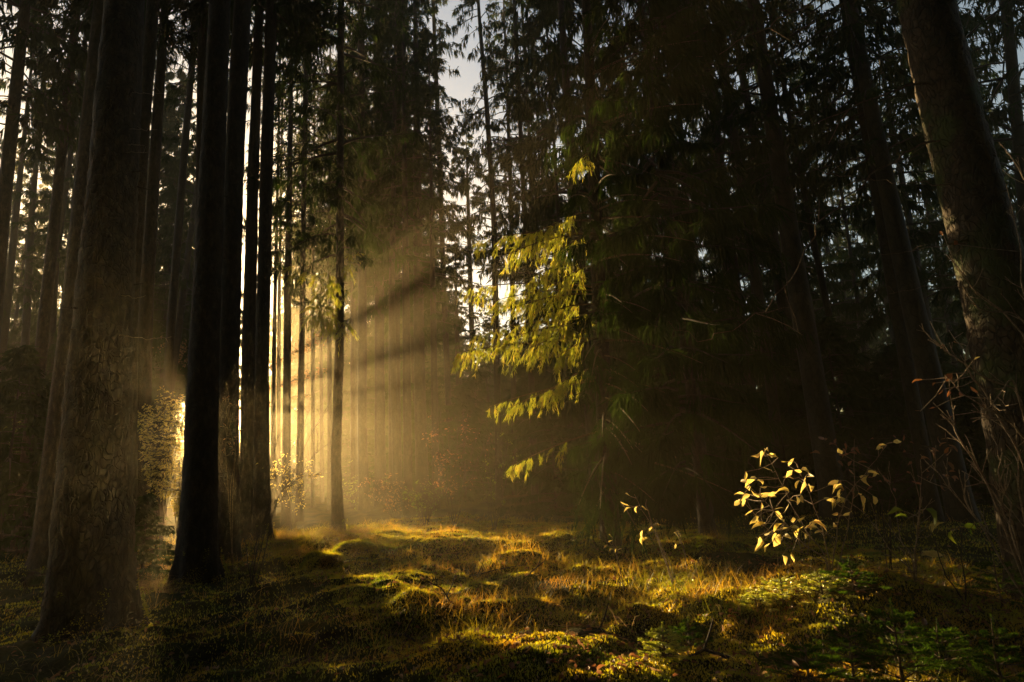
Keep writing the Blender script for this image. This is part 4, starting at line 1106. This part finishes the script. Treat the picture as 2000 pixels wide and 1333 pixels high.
# ------------------------------------------------------------------ young spruces in the foreground
def spruce_seedling(px, py, D, h, w, label, tiers=6, mat='needles_young', per=46):
    foot = on_ground(px, min(py, 1400)); k_ = foot[1] / D * 0.95; h *= k_; w *= k_
    t = empty('spruce_seedling', foot, label, 'tree', 'little spruces in the foreground')
    st = MB(); st.tube([(0, 0, -0.03), (rng.normal() * 0.01, 0, h * .5), (0, 0, h)], [0.006 + h * 0.006, 0.005, 0.002], 6)
    P = []; D_ = []; L = []
    P.append((0, 0, h * .8)); D_.append((0, 0, 1)); L.append(h * 0.24)
    for k in range(tiers):
        z = h * (0.12 + 0.78 * k / tiers); l = w * (1 - 0.75 * k / tiers) * rng.uniform(.8, 1.15)
        nb = 6
        for j in range(nb):
            az = j * 6.283 / nb + k * 0.6 + rng.normal() * 0.2
            d = np.array([math.cos(az), math.sin(az), rng.uniform(0.05, 0.45)]); d = unit(d); ll = l * rng.uniform(.7, 1.15)
            tip = np.array([0, 0, z]) + d * ll
            st.tube(np.array([[0, 0, z], tip]), [0.003, 0.0015], 4)
            P.append((0, 0, z) + d * ll * 0.35); D_.append(d); L.append(ll * 0.72)
            s = np.array([-math.sin(az), math.cos(az), 0])
            for q in range(4):
                u = rng.uniform(.3, .85); sg = 1 if q % 2 else -1
                P.append(np.array([0, 0, z]) + d * ll * u); D_.append(unit(d * 1.0 + s * sg * 0.85 + [0, 0, -0.05])); L.append(ll * (1 - u * 0.6) * 0.5)
    st.build('stem', M['twig'], t)
    lf = MB(); P = np.array(P, float); D_ = np.array(D_, float); L = np.array(L)
    shoots(lf, P, D_, L, needle=0.016, per=per, wide=0.0024, core=0.004)
    lf.build('needles', M[mat], t)
spruce_seedling(1968, 1372, 2.15, 0.26, 0.15, 'bright green little spruce in the bottom right corner', 5, per=60)
spruce_seedling(1768, 1350, 2.6, 0.34, 0.26, 'dark green little spruce with upright leader near the bottom right', 6, per=60)
spruce_seedling(1668, 1340, 2.8, 0.26, 0.24, 'low dark little spruce left of the upright leader', 5)
spruce_seedling(1850, 1330, 2.5, 0.20, 0.22, 'low spreading little spruce between the bright and the dark one', 5)
spruce_seedling(1580, 1345, 2.7, 0.18, 0.2, 'flattest shaded little spruce at the bottom edge', 4)
spruce_seedling(1960, 1190, 3.5, 0.28, 0.22, 'little spruce at the right edge below the big leaning trunk', 5)
spruce_seedling(1668, 1165, 4.2, 0.24, 0.22, 'green little spruce at the foot of the yellow leaved shrub', 5)
spruce_seedling(1610, 1175, 4.3, 0.18, 0.22, 'yellowish little spruce left of the shrub foot', 4, mat='needles_sunlit')
spruce_seedling(1530, 1185, 4.4, 0.20, 0.24, 'golden little spruce on the lit moss bank', 4, mat='needles_sunlit')
spruce_seedling(1480, 1195, 4.3, 0.13, 0.18, 'lowest golden little spruce on the left of the moss bank', 4, mat='needles_sunlit')
spruce_seedling(1300, 1290, 3.2, 0.17, 0.16, 'small golden spruce in the middle of the lit foreground', 5, mat='needles_sunlit')
spruce_seedling(1350, 1270, 3.4, 0.16, 0.16, 'small green spruce just right of the golden foreground one', 4)

# arching seed heads in the dark left foreground
def stalks(px, py, D, n, label, w=0.12, h=(0.14, 0.26)):
    foot = on_ground(px, min(py, 1333))
    mb = MB(); P = np.stack([rng.normal(size=n) * w, rng.normal(size=n) * w, np.zeros(n) - 0.01], 1)
    D_ = np.stack([rng.normal(size=n) * .3, rng.normal(size=n) * .3, np.ones(n)], 1)
    mb.blades(P, D_, rng.uniform(*h, n), 0.004, rng.uniform(.8, 1.5, n))
    c_ = P.mean(0)
    for p_ in P: mb.tube([c_ + [0, 0, -0.012], (p_ + c_) / 2 + [0, 0, -0.008], p_ + [0, 0, 0.01]], 0.002, 3)
    o = mb.build('grass_tuft', M['straw'], None, foot); tag(o, label, 'grass tuft', 'arching dry grass tufts')
stalks(228, 1330, 3.0, 12, 'arching dry tuft catching light at the lower left of the dark floor')
stalks(140, 1345, 2.8, 7, 'single bent stalks near the bottom left corner')
stalks(1150, 1225, 4.0, 22, 'bent straw tuft arching over the lit grass in the centre', 0.16, (0.15, 0.28))
stalks(920, 1075, 9.0, 40, 'dry seed head tuft on the far end of the lit bank', 0.35, (0.2, 0.4))
stalks(1460, 1345, 2.6, 9, 'thin upright straw stalks at the bottom edge right of centre', 0.08, (0.12, 0.24))
stalks(1800, 1215, 3.4, 16, 'reddish straw tuft in front of the bare shrub', 0.2, (0.08, 0.16))

# ------------------------------------------------------------------ bare limbs and needled sprays on the hand placed trunks
def limb(key, pix, D, r0=0.012, twigs=3, mat='twig', sub=0.35, axis_from=None):
    t, line, foot, D0 = PLACED[key]
    P = [at(px, py, d) for (px, py), d in zip(pix, np.linspace(D0, D, len(pix)))]
    dead_branch(t, foot, P[0], P[1:], r0, mat, twigs=twigs, sub=sub)
K = 'leaning mossy spruce trunk at the far right edge of the wood'
limb(K, [(1850, 155), (1788, 163), (1700, 195), (1591, 242)], 4.3, 0.014, 2)
limb(K, [(1880, 270), (1809, 275), (1735, 320), (1660, 385), (1595, 430), (1560, 520), (1490, 605), (1390, 665), (1305, 640)], 3.9, 0.009, 7, sub=0.12)
limb(K, [(1900, 365), (1826, 360), (1740, 355), (1650, 345), (1592, 330)], 4.2, 0.006, 3, sub=0.2)
limb(K, [(1950, 480), (1850, 475), (1780, 490), (1720, 500)], 4.2, 0.006, 2)
limb(K, [(1960, 560), (1880, 560), (1800, 560), (1735, 575)], 4.3, 0.005, 2)
limb(K, [(1810, 0), (1640, -40), (1578, 10), (1490, 55), (1404, 100)], 4.2, 0.012, 2, sub=0.2)
K = 'thick brown spruce trunk with a flared foot, nearest on the left'
for px, py, dx, dy in ((270, 182, 48, 4), (262, 252, 46, 4), (258, 283, 22, 2), (253, 297, 36, 3), (246, 578, 40, 10), (240, 655, 95, 14)):
    limb(K, [(px - 25, py), (px, py), (px + dx * .5, py + dy * .5), (px + dx, py + dy * .2)], 4.9, 0.005, 1, 'pale_twig')
K = 'golden'
K = 'slim dark trunk with bare side twigs standing in the sunlit mist'
for i in range(9):
    y = 690 + i * 30; sgn = 1 if i % 2 else -1; l = rng.uniform(30, 60)
    limb(K, [(588, y), (588 + sgn * l * .5, y - 14), (588 + sgn * l, y - rng.uniform(5, 30))], 17.6, 0.009, 2, 'dark_twig')
K = 'lone straight trunk under golden drooping twigs, at the start of the lit grass'
for i in range(5):
    y = 700 + i * 45; sgn = 1 if i % 2 else -1; l = rng.uniform(14, 34)
    limb(K, [(660, y), (660 + sgn * l * .5, y + 3), (660 + sgn * l, y + rng.uniform(-8, 12))], 13.2, 0.005, 1, 'dark_twig')
for K, xs, ys in (('black silhouetted spruce trunk right beside the bright sun glare', 420, (380, 520, 560, 640, 760)), ('straight dark trunk, right-hand one of the close central pair, shadow running from it', 522, (330, 470, 560)),
                  ('slender leaning trunk farthest left among the dark trunks beside the leafy bushes', 105, (300, 420, 500, 620)), ('solid dark spruce trunk just left of the thickest trunk', 150, (340, 390, 480, 550))):
    for y in ys:
        l = rng.uniform(20, 50) * (1 if rng.random() < .5 else -1)
        limb(K, [(xs, y), (xs + l * .5, y + 6), (xs + l, y + rng.uniform(-6, 20))], PLACED[K][3] - 0.3, 0.005, 2, 'dark_twig')
K = 'dim grey brown trunk rising left of the yellow leaved shrub'
for y, l in ((560, -80), (620, 110), (700, -130), (760, 90), (820, 140), (880, -90)):
    x0 = 1330 + (y - 560) * 0.12
    limb(K, [(x0, y), (x0 + l * .5, y - 10), (x0 + l, y + 5)], 8.6, 0.008, 5, 'dark_twig', sub=0.3)
